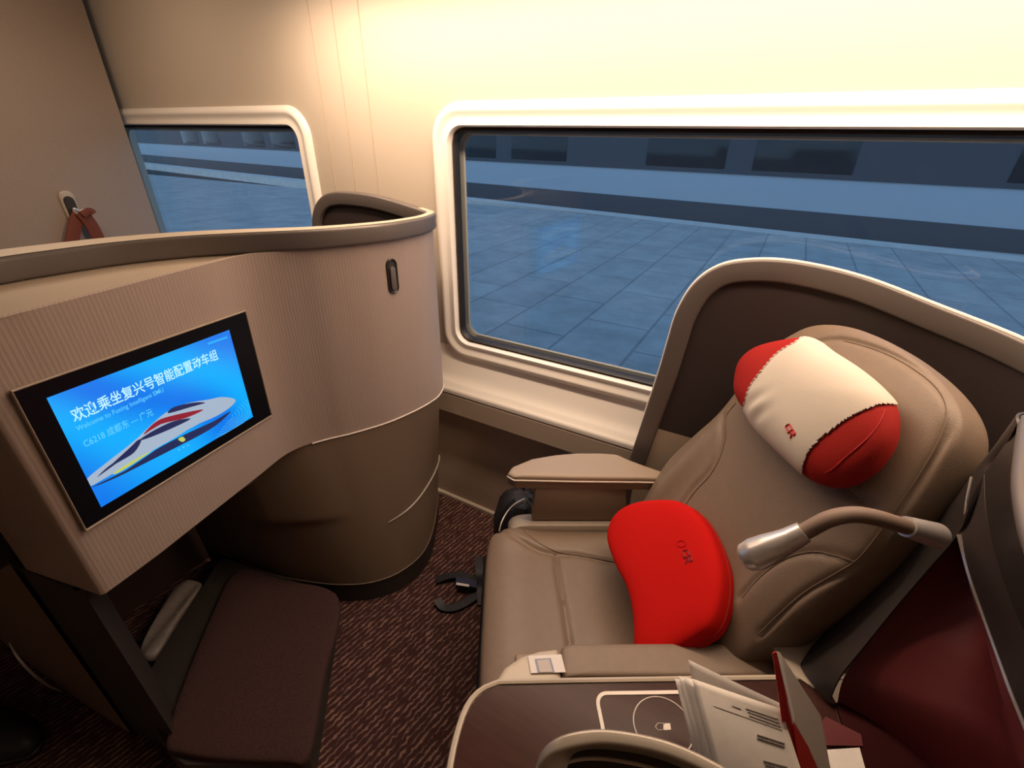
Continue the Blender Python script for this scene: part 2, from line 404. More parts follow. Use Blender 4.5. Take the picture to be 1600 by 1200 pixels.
def window(k, x0, x1):
    cx, cz, w_, h_ = (x0+x1)/2, (WZ0+WZ1)/2, x1-x0, WZ1-WZ0
    def ring(g, r, y): return [(a, y, b) for a, b in rrect(w_+2*g, h_+2*g, r, 10, cx, cz)]
    root = struct(bpy.data.objects.new('window_%d' % k, None)); C.objects.link(root); root.location = (cx, WY, WZ0); root.matrix_world = Matrix.Translation((cx, WY, WZ0))
    loft('window_frame', [ring(.068, .11, 1.302), ring(.062, .10, 1.291), ring(.054, .095, 1.284), ring(.046, .085, 1.281), ring(.040, .08, 1.282), ring(.032, .075, 1.287), ring(.018, .06, 1.289), ring(.012, .06, 1.286), ring(.005, .055, 1.286), ring(.001, .05, 1.294), ring(0, .05, 1.325)], M['surround'], root, closed=True, sharp=60)
    loft('gasket', [ring(.001, .05, 1.310), ring(-.008, .045, 1.302), ring(-.013, .04, 1.308), ring(-.014, .04, 1.326)], M['rubber'], root, closed=True, sharp=60)
    loft('outer_gasket', [ring(.0, .04, 1.345), ring(-.018, .04, 1.343), ring(-.021, .04, 1.348), ring(0, .03, 1.35)], M['duct'], root, closed=True, sharp=60)
    for nm, yy in (('glass_pane', 1.322), ('outer_glass_pane', 1.352)):
        V = ring(-.010, .04, yy); mk(nm, V, [tuple(range(len(V)))], M['glass'], root, smooth=False)
    loft('window_reveal', [ring(.03, .05, 1.31), ring(.03, .05, 1.40)], M['duct'], root, closed=True)
window(1, *wins[0]); window(2, *wins[1])

struct(box('floor', -4.0, XR+.1, -1.6, 1.36, -.06, 0, M['carpet']))
struct(box('ceiling', -4.0, XR+.1, -1.6, 1.42, 2.2, 2.26, M['ceiling']))
struct(box('wall_right', -4.0, XR+.1, -1.66, -1.6, 0, 2.2, M['wall']))
struct(box('wall_rear', XR, XR+.06, -1.6, 1.36, 0, 2.2, M['wall']))
struct(box('wall_front', -2.86, -2.80, .05, 1.26, 0, 2.2, M['bulk']))
struct(box('wall_front_end', -4.06, -4.0, -1.6, 1.42, 0, 2.2, M['wall']))

# ================================================================ OUTSIDE
pl = struct(box('ground_platform', -40, 30, 1.75, 9.9, -.25, -.02, M['paving'])); pl.name = 'platform_paving'
A = math.radians(-7)
def rt(p):
    x, y, z = p; return (x*math.cos(A)-(y-9.9)*math.sin(A), 9.9+x*math.sin(A)+(y-9.9)*math.cos(A), z)
e1 = box('platform_edge_strip', -45, 40, -.35+9.9, .15+9.9, -.25, -.012, M['edge'], rot=rt); struct(e1)
e2 = box('trackbed', -45, 40, 10.05, 15.2, -1.6, -1.3, M['ballast'], rot=rt); struct(e2)
tr = empty('train', (0, 14, -1.3), 'blue-lit train standing on the far track beyond the platform', 'train')
def bodyprof():
    return [(13.3, -.95), (13.05, -.6), (13.0, .1), (13.02, 1.2), (13.15, 2.2), (13.6, 2.75), (15.4, 2.85), (16.2, 2.2), (16.3, 1.2), (16.3, -.9)]
loft('body_shell', [[rt((x, y, z)) for y, z in bodyprof()] for x in (-45, 40)], M['train_body'], tr, closed=True, capends=True)
box('skirt', -45, 40, 12.97, 13.3, -1.2, .02, M['train_skirt'], tr, rot=rt)
for k in range(9):
    x = -32+k*7
    box('window_pane', x, x+2.0, 12.975, 13.03, .80, 1.50, M['train_glass'], tr, .02, rot=rt)
    box('window_pane', x+2.6, x+4.6, 12.975, 13.03, .80, 1.50, M['train_glass'], tr, .02, rot=rt)
box('stripe', -45, 40, 12.985, 13.02, .70, 1.60, M['train_skirt'], tr, rot=rt)
for gy in (10.9, 12.3):
    for dy in (0,):
        tag(box('steel_rail', -45, 40, gy, gy+.07, -1.3, -1.14, M['train_skirt'], rot=rt), 'dark steel rail on the trackbed, %s the platform' % ('nearer' if gy < 11 else 'farther from'), 'rail', 'rails')

# ================================================================ FRONT SUITE
fs = empty('seat_suite', (-1.1, .6, 0), 'beige wraparound suite of the seat in front, with a lit screen', 'seat suite')
Pf = [(-.965, .10), (-.975, .15), (-1.010, .33), (-1.045, .51), (-1.063, .60), (-1.055, .66), (-1.025, .72), (-.985, .78), (-.935, .88), (-.908, .98), (-.900, 1.06), (-.908, 1.11), (-.94, 1.17), (-1.0, 1.206), (-1.1, 1.21)]
PF = resample([np.array(q) for q in cr(Pf, 10)], 110)
# end return at the aisle side
KC = onz(160, 932, .65); KE = onz(85, 906, .65)
ret = [KE[:2]+(KC[:2]-KE[:2])*t for t in np.linspace(-.6, .97, 12)]
PFull = ret[:-1]+[q for q in resample(cr([ret[-1], KC[:2]*1.0, KC[:2]*.5+.5*PF[10], PF[12]], 6), 10)]+PF[13:]
def at(P, z): return [np.array((p[0], p[1], z)) for p in P]
def offs(P, d):
    out = []
    for i in range(len(P)):
        t = P[min(i+1, len(P)-1)]-P[max(i-1, 0)]; t = t/np.linalg.norm(t); out.append(P[i]+d*np.array((t[1], -t[0])))
    return out
ZP0, ZP1 = .65, 1.20
Z0 = [ZP0-.0 for p in PFull]
inner = offs(PFull, -.014)
rows = [at(inner, ZP1), at(PFull, ZP1), at(PFull, ZP1-.004)]+[at(PFull, z) for z in np.linspace(1.15, ZP0+.03, 8)]+[at(PFull, ZP0+.002), at(offs(PFull, -.003), ZP0), at(inner, ZP0)]
loft('side_panel', rows, M['ribbed'], fs, uv=True, sharp=50)
tube('panel_trim', at(offs(PF[50:], .0015), ZP0+.001), .0022, M['cream_line'], fs, n=8)
# rim
PR = cr([(-1.17, -.08), (-1.205, .10), (-1.222, .26), (-1.218, .36), (-1.20, .46), (-1.15, .57), (-1.075, .67), (-.985, .78), (-.918, .92), (-.899, 1.03), (-.906, 1.10), (-.94, 1.165), (-1.0, 1.19)], 10)
PR = resample(PR, 120)
rimpath = []
for p in PR: rimpath.append((p[0], p[1], 1.222))
far = [(-1.1, 1.20, 1.238), (-1.2, 1.20, 1.25), (-1.3, 1.20, 1.253), (-1.38, 1.20, 1.248), (-1.44, 1.20, 1.228), (-1.485, 1.20, 1.18), (-1.505, 1.20, 1.10), (-1.52, 1.20, .95), (-1.545, 1.20, .62)]
rp = resample(cr([np.array(q) for q in rimpath[::4]]+[np.array(q) for q in far], 6), 220)
def rimsweep(name, path, wd, ht, m, parent, outward, ins=0):
    """band of in-plane height ht and thickness wd following path; frame keeps thickness horizontal"""
    V = []; F = []; N = len(path); prf = rrect(wd, ht, min(wd, ht)*.26, 4)
    n = len(prf)
    for i in range(N):
        t = path[min(i+1, N-1)]-path[max(i-1, 0)]; t = t/np.linalg.norm(t)
        h = outward(i, path[i], t); h = h-t*(h@t); h /= np.linalg.norm(h); u = np.cross(h, t)
        if i and u@pu < 0: u = -u
        pu = u
        for a, b in prf: V.append(path[i]+h*a+u*b)
    for i in range(N-1):
        for k in range(n): F.append((i*n+k, i*n+(k+1) % n, (i+1)*n+(k+1) % n, (i+1)*n+k))
    F.append(tuple(range(n))[::-1]); F.append(tuple((N-1)*n+k for k in range(n)))
    return mk(name, V, F, m, parent)
def ow_front(i, p, t):
    h = np.cross(t, (0, 0, 1.)); return h/np.linalg.norm(h)
rimsweep('rim', rp, .028, .046, M['champagne'], fs, ow_front)
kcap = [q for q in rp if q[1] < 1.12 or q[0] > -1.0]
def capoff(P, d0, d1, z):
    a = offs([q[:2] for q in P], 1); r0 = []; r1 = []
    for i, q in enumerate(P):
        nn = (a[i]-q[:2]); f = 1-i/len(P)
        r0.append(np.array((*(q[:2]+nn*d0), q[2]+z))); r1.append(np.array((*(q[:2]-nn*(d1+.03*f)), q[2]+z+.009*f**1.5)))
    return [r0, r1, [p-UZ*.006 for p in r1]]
loft('rim_top_highlight', capoff(kcap, .009, .010, .0238), M['plastic'], fs)  # paler cap paints the overhead light onto the rim's upper face
# ledge between screen panel and rim (flat, just under the rim)
La = resample([q for q in PF if q[1] < .70 and q[1] > .14], 40); Lb = resample([q for q in PR if .12 < q[1] < .69], 40)
loft('ledge', [at(La, 1.199)]+[[np.array((a[0]*(1-t)+b[0]*t, a[1]*(1-t)+b[1]*t, 1.199-.004*math.sin(t*3.14))) for a, b in zip(La, Lb)] for t in (.25, .5, .75, 1)], M['ledge'], fs)
La2 = [q for q in ret]; 
mk('ledge_end', [(-1.19, .085, 1.198), (-.985, .093, 1.199), (-.972, .14, 1.199), (-1.215, .14, 1.199), (-1.22, .05, 1.199)], [(0, 1, 2, 3), (0, 3, 4)], M['ledge'], fs, smooth=False)
# window wing: inner lining dark, under the far rim
wp = [q for q in rp if q[1] > 1.15 or q[0] > -.95]
wcols = [q for q in rp[110:] if q[2] > .62 and q[0] < -1.02]
loft('wing_lining', [[np.array((q[0], q[1]-.006, q[2]-.004)) for q in wcols], [np.array((q[0], q[1]-.006, .60)) for q in wcols]], M['lining'], fs)
loft('wing_back', [[np.array((q[0], q[1]+.008, q[2]-.004)) for q in wcols], [np.array((q[0], q[1]+.008, .60)) for q in wcols]], M['base'], fs)
# inner face of the shell under the near rim
loft('shell_lining', [at(offs(PR, -.018), 1.21), at(offs(PR, -.018), .66)], M['lining'], fs)
# base
top = [(-.99, 1.18), (-.925, 1.13), (-.902, 1.06), (-.908, .98), (-.935, .88), (-.98, .79), (-1.03, .715), (-1.10, .64), (-1.22, .57), (-1.38, .52), (-1.60, .49)]
bot = [(-1.08, 1.255), (-1.0, 1.16), (-.925, 1.04), (-.882, .95), (-.868, .875), (-.885, .79), (-.93, .72), (-1.0, .665), (-1.11, .612), (-1.28, .56), (-1.60, .52)]
T_ = resample(cr(top, 8), 90); B_ = resample(cr(bot, 8), 90)
def lf(z):
    t = (z-.09)/(ZP0-.09); return [np.array((a[0]*t+b[0]*(1-t), a[1]*t+b[1]*(1-t), z)) for a, b in zip(T_, B_)]
def shade(z, k):
    return 0
rows = [[p-np.array((.0, 0, 0)) for p in lf(z)] for z in np.linspace(ZP0, .09, 40)]
# soft step pressed into the inner half of the base
for r_i, r in enumerate(rows):
    z = r[0][2]
    for k in range(len(r)):
        s = k/89
        if s > .45:
            zz = .37
            dd = .03/(1+math.exp(-(z-zz)/.004))*min(1, (s-.45)/.2)
            r[k] = r[k]+np.array((.35, .9, 0))*dd*-1*0+np.array((-.4, .9, 0))*(-dd)
loft('base_shell', rows, M['base'], fs)
tb = lf(.09)
toe = [p+np.array((-.03, .012, 0)) for p in tb]
loft('toe_kick', [[p for p in tb], [np.array((p[0]-.003, p[1]+.002, .088)) for p in tb], [np.array((p[0]-.003, p[1]+.002, 0)) for p in tb]], M['toe'], fs)
tube('base_trim', tb[::2], .0025, M['leather_dk'], fs, n=8)
# raised seam from the window side to the middle of the base (height found along the surface)
seam = []
for k in range(6, 35):
    s = (k-6)/28
    c0 = lf(.34-.10*0)[k]
    # solve z so the seam runs level then dips
    zz = .318-.015*s
    p = lf(zz)[k]; t = lf(zz)[k+1]-lf(zz)[k-1]; t /= np.linalg.norm(t); nrm = np.array((t[1], -t[0], 0))*-1
    seam.append(p+nrm*(.003 if nrm@np.array((1, -.3, 0)) > 0 else -.003))
tube('seam_trim', seam, [.0028*min(1, (len(seam)-i)/8+.15) for i in range(len(seam))], M['seam'], fs, n=8)
# screen on the flat part of the panel
a11 = math.atan2(.035+.0, .18)
D = np.array(PF[40])-np.array(PF[10]); D = np.array((-.035*3, .54, 0)); D /= np.linalg.norm(D); UZ = np.array((0, 0, 1.)); DN = np.cross(D, UZ)
SO = np.array((-.9775, .163, 0))+DN*.003-D*.012+UZ*.005
mo = []
def sp(s, z, d=0): return SO+D*(s+.02*(z-.93))+UZ*(z+.016*(1-s/.46)-.003)+DN*d
def plate(name, s0, s1, z0, z1, d0, d1, m, parent, bev=0):
    V = [sp(s, z, d) for d in (d0, d1) for (s, z) in ((s0, z0), (s1, z0), (s1, z1), (s0, z1))]
    F = [(0, 1, 2, 3), (4, 5, 6, 7), (0, 1, 5, 4), (1, 2, 6, 5), (2, 3, 7, 6), (3, 0, 4, 7)]
    return mk(name, V, F, m, parent, smooth=False)
BZ = (.011, .452, .790, 1.073)
mon = plate('screen_bezel', BZ[0], BZ[1], BZ[2], BZ[3], -.012, .0005, M['black'], fs)
lip = tube('screen_surround', [sp(BZ[0]-.002, BZ[2]-.002, 0), sp(BZ[1]+.002, BZ[2]-.002, 0), sp(BZ[1]+.002, BZ[3]+.002, 0), sp(BZ[0]-.002, BZ[3]+.002, 0)], .0028, M['ledge'], fs, closed=True, n=8)
def screenmat():
    m = bpy.data.materials.new('lit_blue_screen'); m.use_nodes = True; t = m.node_tree; b = t.nodes['Principled BSDF']
    b.inputs['Base Color'].default_value = (.01, .01, .02, 1); b.inputs['Roughness'].default_value = .2
    uv = t.nodes.new('ShaderNodeUVMap'); uv.uv_map = 'UVMap'
    n = t.nodes.new('ShaderNodeTexWave'); n.bands_direction = 'DIAGONAL'; n.inputs['Scale'].default_value = .55; n.inputs['Distortion'].default_value = 6; n.inputs['Detail'].default_value = 1; n.inputs['Detail Scale'].default_value = .8
    r = t.nodes.new('ShaderNodeValToRGB'); r.color_ramp.elements[0].color = (.0, .19, .85, 1); r.color_ramp.elements[1].color = (.0, .42, 1.0, 1)
    t.links.new(uv.outputs[0], n.inputs['Vector']); t.links.new(n.outputs[0], r.inputs[0])
    t.links.new(r.outputs[0], b.inputs['Emission Color']); b.inputs['Emission Strength'].default_value = 1.0
    return m
M['screen'] = screenmat()
M['scr_white'] = emis('screen_white', (.48, .84, .95), 1.1); M['scr_pale'] = emis('screen_pale_text', (.12, .62, .95), 1.0)
M['scr_train'] = emis('screen_train_white', (.42, .52, .66), .9); M['scr_dark'] = emis('screen_dark', (.012, .02, .09), 1)
M['scr_red'] = emis('screen_red', (.28, .01, .03), 1); M['scr_gold'] = emis('screen_gold', (.55, .60, .12), 1); M['scr_ring'] = emis('screen_ring', (.06, .50, .88), 1)
DS = (.044, .399, .814, 1.046)
V = [sp(DS[0], DS[2], .0012), sp(DS[1], DS[2], .0012), sp(DS[1], DS[3], .0012), sp(DS[0], DS[3], .0012)]
disp_o = mk('display', V, [(0, 1, 2, 3)], M['screen'], mon, smooth=False, uvs=[(0, 0), (1.6, 0), (1.6, 1), (0, 1)])
# homography from the photo's screen quad to the display rectangle
def homog(src, dst):
    A_ = []; b_ = []
    for (x, y), (u, v) in zip(src, dst):
        A_ += [[x, y, 1, 0, 0, 0, -u*x, -u*y], [0, 0, 0, x, y, 1, -v*x, -v*y]]; b_ += [u, v]
    h = np.linalg.solve(np.array(A_, float), np.array(b_, float)); return np.append(h, 1).reshape(3, 3)
HM = homog([(238, 487), (1192, 118), (1305, 550), (522, 1018)], [(DS[0], DS[3]), (DS[1], DS[3]), (DS[1], DS[2]), (DS[0], DS[2])])
def sc(x, y): q = HM@np.array([x, y, 1.]); return q[0]/q[2], q[1]/q[2]
def spoly(name, pts, m, d, parent, smooth=True):
    P = [sc(*p) for p in pts]
    if smooth: P = [tuple(q) for q in cr(P, 4, True)]
    V = [sp(min(max(s, DS[0]), DS[1]), z, d) for s, z in P]
    bm = bmesh.new(); vs = [bm.verts.new(Vector(v)) for v in V]; f = bm.faces.new(vs); bmesh.ops.triangulate(bm, faces=[f])
    me = bpy.data.meshes.new(name); bm.to_mesh(me); bm.free(); me.materials.append(m)
    o = bpy.data.objects.new(name, me); C.objects.link(o); o.parent = parent; return o
spoly('train_picture', [(1215, 466), (1195, 500), (1120, 550), (1000, 605), (860, 690), (700, 765), (600, 835), (490, 905), (452, 915), (447, 882), (560, 790), (690, 690), (770, 615), (860, 540), (960, 495), (1080, 470), (1150, 456)], M['scr_train'], .0016, mon)
spoly('train_windshield', [(865, 543), (900, 512), (1000, 488), (1060, 487), (980, 512), (900, 537)], M['scr_dark'], .002, mon)
spoly('train_red_stripe', [(740, 655), (800, 592), (880, 558), (1050, 520), (960, 565), (830, 600)], M['scr_red'], .002, mon)
spoly('train_side_window', [(720, 680), (800, 628), (900, 582), (985, 568), (880, 622), (760, 672)], M['scr_dark'], .002, mon)
spoly('train_window_band', [(500, 870), (560, 815), (660, 745), (700, 690), (730, 680), (690, 745), (600, 800), (530, 850)], M['scr_dark'], .002, mon)
spoly('train_underside', [(470, 922), (700, 805), (800, 728), (950, 648), (1100, 578), (1190, 525), (1110, 600), (960, 685), (820, 745), (640, 850)], M['scr_dark'], .0021, mon)
spoly('train_gold_stripe', [(585, 848), (690, 780), (780, 735), (700, 790), (610, 845)], M['scr_gold'], .0022, mon)
spoly('train_badge', [(918, 672), (940, 658), (955, 672), (940, 684)], M['scr_gold'], .0023, mon)
for k in range(7):
    s0, z0 = sc(1180, 560); rr = .012+.009*k
    arc = [sp(min(s0+rr*math.cos(a), DS[1]-.002), max(z0-.55*rr*math.sin(a), DS[2]), .0015) for a in np.linspace(-.6, 2.3, 22)]
    tube('water_ring', arc, .0005, M['scr_ring'], mon, n=4)
def stext(name, body, x0, y0, x1, y1, m, hgt, bold=0):
    a = np.array(sc(x0, y0)); b = np.array(sc(x1, y1)); d = b-a; L = np.linalg.norm(d); d /= L
    ax = D*d[0]+UZ*d[1]; ay = -D*d[1]+UZ*d[0]
    text(name, body, sp(a[0], a[1], .0017), ax, ay, L, m, mon, height=hgt, bold=bold)
stext('welcome_lettering', '欢迎乘坐复兴号智能配置动车组', 385, 607, 1140, 288, M['scr_white'], .026, .011)
stext('english_lettering', 'Welcome to Fuxing Intelligent EMU', 402, 655, 855, 455, M['scr_pale'], .012, .004)
stext('route_lettering', 'C6218 成都东 — 广元', 440, 730, 798, 565, M['scr_pale'], .017, .004)
spoly('corner_line', [(1078, 186), (1180, 150), (1182, 160), (1081, 197)], emis('screen_faint_blue', (.02, .42, .95), 1), .0016, mon, smooth=False)
stext('dots_lettering', '• • •', 918, 728, 975, 702, M['scr_pale'], .003)
# recessed coat hook on the nose
def pick(u, v, P, z0, z1):
    best = None
    for i in range(1, len(P)-1):
        for z in np.linspace(z0, z1, 60):
            q = proj((P[i][0], P[i][1], z)); e = (q[0]-u)**2+(q[1]-v)**2
            if best is None or e < best[0]: best = (e, i, z)
    return best[1], best[2]
hi, hz = pick(612, 431, PF, .9, 1.19); hp = np.array((*PF[hi], hz)); ht = np.append(PF[hi+1]-PF[hi-1], 0); ht /= np.linalg.norm(ht); hn = np.cross(ht, UZ)
def hk(a, b, c): return hp+ht*a+UZ*b+hn*c
def capsule(wd, hgt, c, n=10):
    out = []
    for k in range(n+1): a = math.pi*k/n; out.append(hk(wd/2*math.cos(a), hgt/2-wd/2+wd/2*math.sin(a), c))
    for k in range(n+1): a = math.pi+math.pi*k/n; out.append(hk(wd/2*math.cos(a), -hgt/2+wd/2+wd/2*math.sin(a), c))
    return out
hkp = loft('coat_hook', [capsule(.034, .098, -.002), capsule(.034, .098, .003), capsule(.030, .094, .005), capsule(.024, .088, .002), capsule(.020, .082, .0012), ], M['champ_dark'], fs, closed=True, capends=True)
mk('hook_recess', capsule(.019, .08, .0016), [tuple(range(22))], M['toe'], hkp, smooth=False)
loft('hook_flap', [[q-UZ*.006 for q in capsule(.017, .066, .002)], [q-UZ*.006 for q in capsule(.017, .066, .006)], [q-UZ*.006 for q in capsule(.011, .058, .0075)]], M['champagne'], hkp, closed=True, capends=True)
# footwell beneath the screen panel
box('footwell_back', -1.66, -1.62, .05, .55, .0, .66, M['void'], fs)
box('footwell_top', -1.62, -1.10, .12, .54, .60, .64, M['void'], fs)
ow_ = cr([(-1.02, .118), (-1.10, .103), (-1.25, .075), (-1.5, .045), (-1.9, .012), (-2.4, .0)], 6)
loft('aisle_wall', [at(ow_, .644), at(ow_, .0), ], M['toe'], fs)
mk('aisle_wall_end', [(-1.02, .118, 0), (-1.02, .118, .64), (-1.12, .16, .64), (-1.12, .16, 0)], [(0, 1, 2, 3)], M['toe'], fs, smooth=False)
loft('aisle_side_skin', [at(cr([(-1.215, .073), (-1.5, .035), (-1.9, .0), (-2.4, -.012)], 5), 1.20), at(cr([(-1.215, .073), (-1.5, .035), (-1.9, .0), (-2.4, -.012)], 5), .0)], M['base'], fs)
for q, pts in enumerate([[(14, 1004), (30, 1030), (60, 1060), (95, 1080), (140, 1092)], [(105, 1090), (118, 1101), (134, 1113)]]):
    P = [onp(*p, (-1.5, .028, 0), (.09, 1, 0)) for p in pts]; P = cr(P, 6)
    tube('kick_trim', P, [.0028*math.sin(math.pi*(i+.6)/(len(P)+.2))**.6 for i in range(len(P))], M['silver'], fs, n=8)

# footrest and slipper packet
fr_ = empty('footrest', (-1.0, .35, 0), 'low maroon carpeted footrest step on the floor below the screen', 'footrest')
ot = [onz(*p, .12)[:2] for p in [(528, 932), (505, 1060), (482, 1180), (440, 1190), (290, 1178), (262, 1140), (330, 960), (372, 890), (440, 905)]]
oc = np.mean(ot, 0)
olr = resample(cr([oc+(q-oc)*1.0 for q in ot], 6, True), 90, True)
fb = [onz(*p, .10)[:2] for p in [(525, 925), (480, 1195), (280, 1200), (205, 1090), (345, 868), (440, 900)]]
box_b = resample([np.array(q) for q in fb], 60, True)
loft('base_frame', [at(box_b, .0), at(box_b, .09), at([np.mean(fb, 0)+(q-np.mean(fb, 0))*.98 for q in box_b], .10)], M['toe'], fr_, closed=True, capends=True)
puff('footrest_pad', [tuple(q) for q in ot], ((0, 0, .10), (1, 0, 0), (0, 1, 0), (0, 0, 1)), .028, .004, M['footpad'], fr_, e=7)
pk = empty('slipper_packet', tuple(onz(262, 960, .06)), 'pale plastic-wrapped packet tucked beside the footrest under the screen', 'packet')
pp = [onz(*p, .10)[:2] for p in [(274, 908), (313, 907), (275, 965), (240, 1019), (214, 1013), (243, 958)]]
puff('wrapper', [tuple(q) for q in pp], ((0, 0, .07), (1, 0, 0), (0, 1, 0), (0, 0, 1)), .02, .05, M['packet'], pk, N=60, K=8, e=7, disp=lambda x, y: .004*math.sin(90*x+40*y))
pq = [onz(*p, .085)[:2] for p in [(205, 1032), (240, 1022), (236, 1040), (215, 1072)]]
tag(puff('dark_pouch', [tuple(q) for q in pq], ((0, 0, .04), (1, 0, 0), (0, 1, 0), (0, 0, 1)), .03, .035, M['black'], None, N=40, K=8, e=4), 'small glossy dark pouch at the near end of the slipper packet', 'pouch')

shc = onz(12, 1150, .05); shp = [tuple(onz(u, v, .05)[:2]) for u, v in [(-60, 1105), (0, 1098), (40, 1112), (58, 1140), (40, 1168), (0, 1180), (-60, 1185)]]
so = empty('shoe', (shc[0], shc[1], 0), 'dark shoe on the aisle carpet at the lower left edge', 'shoe')
puff('shoe_upper', shp, ((0, 0, .02), (1, 0, 0), (0, 1, 0), UZ), .06, .004, M['bag'], so, N=60, K=12, e=2.4)
puff('shoe_sole', shp, ((0, 0, .012), (1, 0, 0), (0, 1, 0), UZ), .008, .012, M['rubber'], so, N=60, K=8, e=8, grow=.004)
# bag strap on the bulkhead hook
bh = empty('coat_hook', tuple(onp(115, 325, (-2.795, 0, 0), (1, 0, 0))), 'pale oblong coat hook on the bulkhead at upper left', 'hook')
BX = -2.797
def bp(u, v, dx=0): return onp(u, v, (BX+dx, 0, 0), (1, 0, 0))
hc = bp(109, 322)
def hcap(wd, hg, dx, n=8):
    out = []
    for k in range(n+1): a = math.pi*k/n; out.append((BX+dx, hc[1]+wd/2*math.cos(a), hc[2]+hg/2-wd/2+wd/2*math.sin(a)))
    for k in range(n+1): a = math.pi+math.pi*k/n; out.append((BX+dx, hc[1]+wd/2*math.cos(a), hc[2]-hg/2+wd/2+wd/2*math.sin(a)))
    return out
loft('hook_plate', [hcap(.056, .13, 0), hcap(.056, .13, .010), hcap(.048, .12, .014)], M['plastic'], bh, closed=True, capends=True)
loft('hook_flap', [[(x, y, z-.012) for x, y, z in hcap(.04, .11, .013)], [(x, y, z-.012) for x, y, z in hcap(.034, .10, .022)]], M['champ_dark'], bh, closed=True, capends=True)
bs = empty('shoulder_bag', tuple(bp(130, 400, .05)), 'rust-orange bag hanging by two straps from the bulkhead hook', 'bag')
def strip3(name, pts, wd, m, parent, dx):
    tube(name, cr([bp(u, v, dx) for u, v in pts], 6), None, m, parent, prof=rrect(wd, .010, .004, 2), up=(1, 0, 0))
strip3('strap', [(125, 331), (118, 350), (112, 380), (108, 420)], .05, M['rust'], bs, .04)
strip3('strap', [(126, 331), (138, 345), (150, 365), (170, 410)], .05, M['rust'], bs, .05)
tube('ring', cr([bp(u, v, .045) for u, v in [(116, 326), (124, 330), (131, 328), (128, 334), (119, 333)]], 4, True), .006, M['silver'], bs, n=8, closed=True)
strip3('tie', [(128, 336), (140, 330), (146, 334)], .03, M['rust'], bs, .06)
bc = bp(150, 470, .1); puff('bag_body', [(-.18, -.12), (.18, -.12), (.2, .05), (.1, .12), (-.1, .12), (-.2, .05)], (bc, (0, 1, 0), (0, 0, 1), (1, 0, 0)), .07, .07, M['rust'], bs, N=60, K=8)

# ================================================================ OUR SEAT (frame turned 30 degrees)
AN = math.radians(30)
Fv = np.array((-math.cos(AN), -math.sin(AN), 0)); Wv = np.array((-math.sin(AN), math.cos(AN), 0))
def sf(u, w_, z): return Fv*u+Wv*w_+UZ*z
def inv(P): return (float(P@Fv), float(P@Wv))
def sz(u, v, z): return inv(onz(u, v, z))
SEATF = (np.zeros(3)+UZ*.40, Fv, Wv, UZ)
st = empty('seat', tuple(sf(-.25, .75, 0)), 'taupe leather reclining seat facing left under the window', 'seat')
cush = [(.044, .95), (.052, .88), (.053, .72), (.052, .60), (.045, .53), (.01, .500), (-.2, .495), (-.45, .50), (-.50, .56), (-.50, .95), (-.45, .985), (-.2, .992), (-.06, .994), (.0, .99), (.030, .975)]
cl = [sz(775, 824, .45), sz(810, 847, .45), sz(850, 862, .45), sz(905, 866, .45), sz(955, 875, .45), (-.38, .865)]
cl2 = [(q[0], 1.49-q[1]) for q in cl]
cl3 = [(-.138, .885), (-.140, .80), (-.145, .72), (-.148, .61)]
cf = grooves([cl, cl2, cl3], .009, .0075)
def seatdisp(x, y):
    d = cf(x, y)
    d += .012*math.exp(-((x+.02)/.06)**2)                      # front roll
    sg = 1/(1+math.exp((x+.19)/.012))
    d += sg*.006*math.sin((x+.30)*24+1.2*math.sin(6*y))*math.exp(-((y-.72)/.12)**2)   # soft creases
    d += .010*math.exp(-((y-.945)/.04)**2)+.010*math.exp(-((y-.545)/.04)**2)
    d -= sg*.008*math.exp(-((y-.745)/.11)**2)
    return d
puff('seat_cushion', cush, SEATF, .048, .11, M['leather'], st, N=220, K=70, e=5, disp=seatdisp)
# backrest
TL = math.radians(25)
BN = Fv*math.cos(TL)+UZ*math.sin(TL); BV = -Fv*math.sin(TL)+UZ*math.cos(TL); BO = sf(-.38, 0, .45)
def bk(u, v, off=0):
    P = onp(u, v, BO+BN*off, BN)-BO; return (float(P@Wv), float(P@BV))
bl = [bk(*p) for p in [(1012, 800), (1035, 758), (1060, 722), (1100, 685), (1140, 650), (1180, 600), (1220, 552), (1255, 527), (1290, 514), (1340, 517), (1400, 540), (1450, 573), (1490, 612), (1513, 655), (1512, 700), (1490, 745), (1450, 803), (1400, 858), (1340, 915), (1280, 962), (1240, 990)]]
bl += [(.50, .02), (.56, -.04), (.75, -.05), (.93, -.04), (.985, .02)]
bg1 = [bk(*p, .04) for p in [(1050, 830), (1066, 797), (1087, 767), (1110, 742), (1126, 712), (1134, 680), (1134, 650)]]
bg2 = [bk(*p, .04) for p in [(1185, 990), (1250, 930), (1310, 893), (1345, 870), (1400, 795), (1440, 735), (1470, 680), (1479, 640), (1462, 605), (1420, 570), (1370, 545), (1310, 530), (1262, 540)]]
bg3 = [bk(*p, .05) for p in [(1160, 935), (1185, 905), (1215, 880), (1245, 866), (1275, 862), (1305, 868), (1335, 877)]]
bg4 = [bk(*p, .05) for p in [(1318, 762), (1340, 780), (1362, 797)]]
bg5 = [bk(*p, .05) for p in [(1134, 650), (1150, 628), (1180, 600)]]
bgf = grooves([bg1, bg2, bg3], .006, .006)
def backdisp(x, y):
    d = bgf(x, y)
    d += .010*math.exp(-((x-.56)/.035)**2)*math.exp(-((y-.22)/.16)**2)+.015*math.exp(-((x-.93)/.035)**2)*math.exp(-((y-.25)/.18)**2)
    d -= .004*math.exp(-(seg_d(x, y, bg4)/.004)**2)
    return d
puff('backrest', bl, (BO, Wv, BV, BN), .052, .09, M['leather'], st, N=240, K=80, e=4.6, disp=backdisp, center=(.745, .36))
bpy.context.view_layer.update()
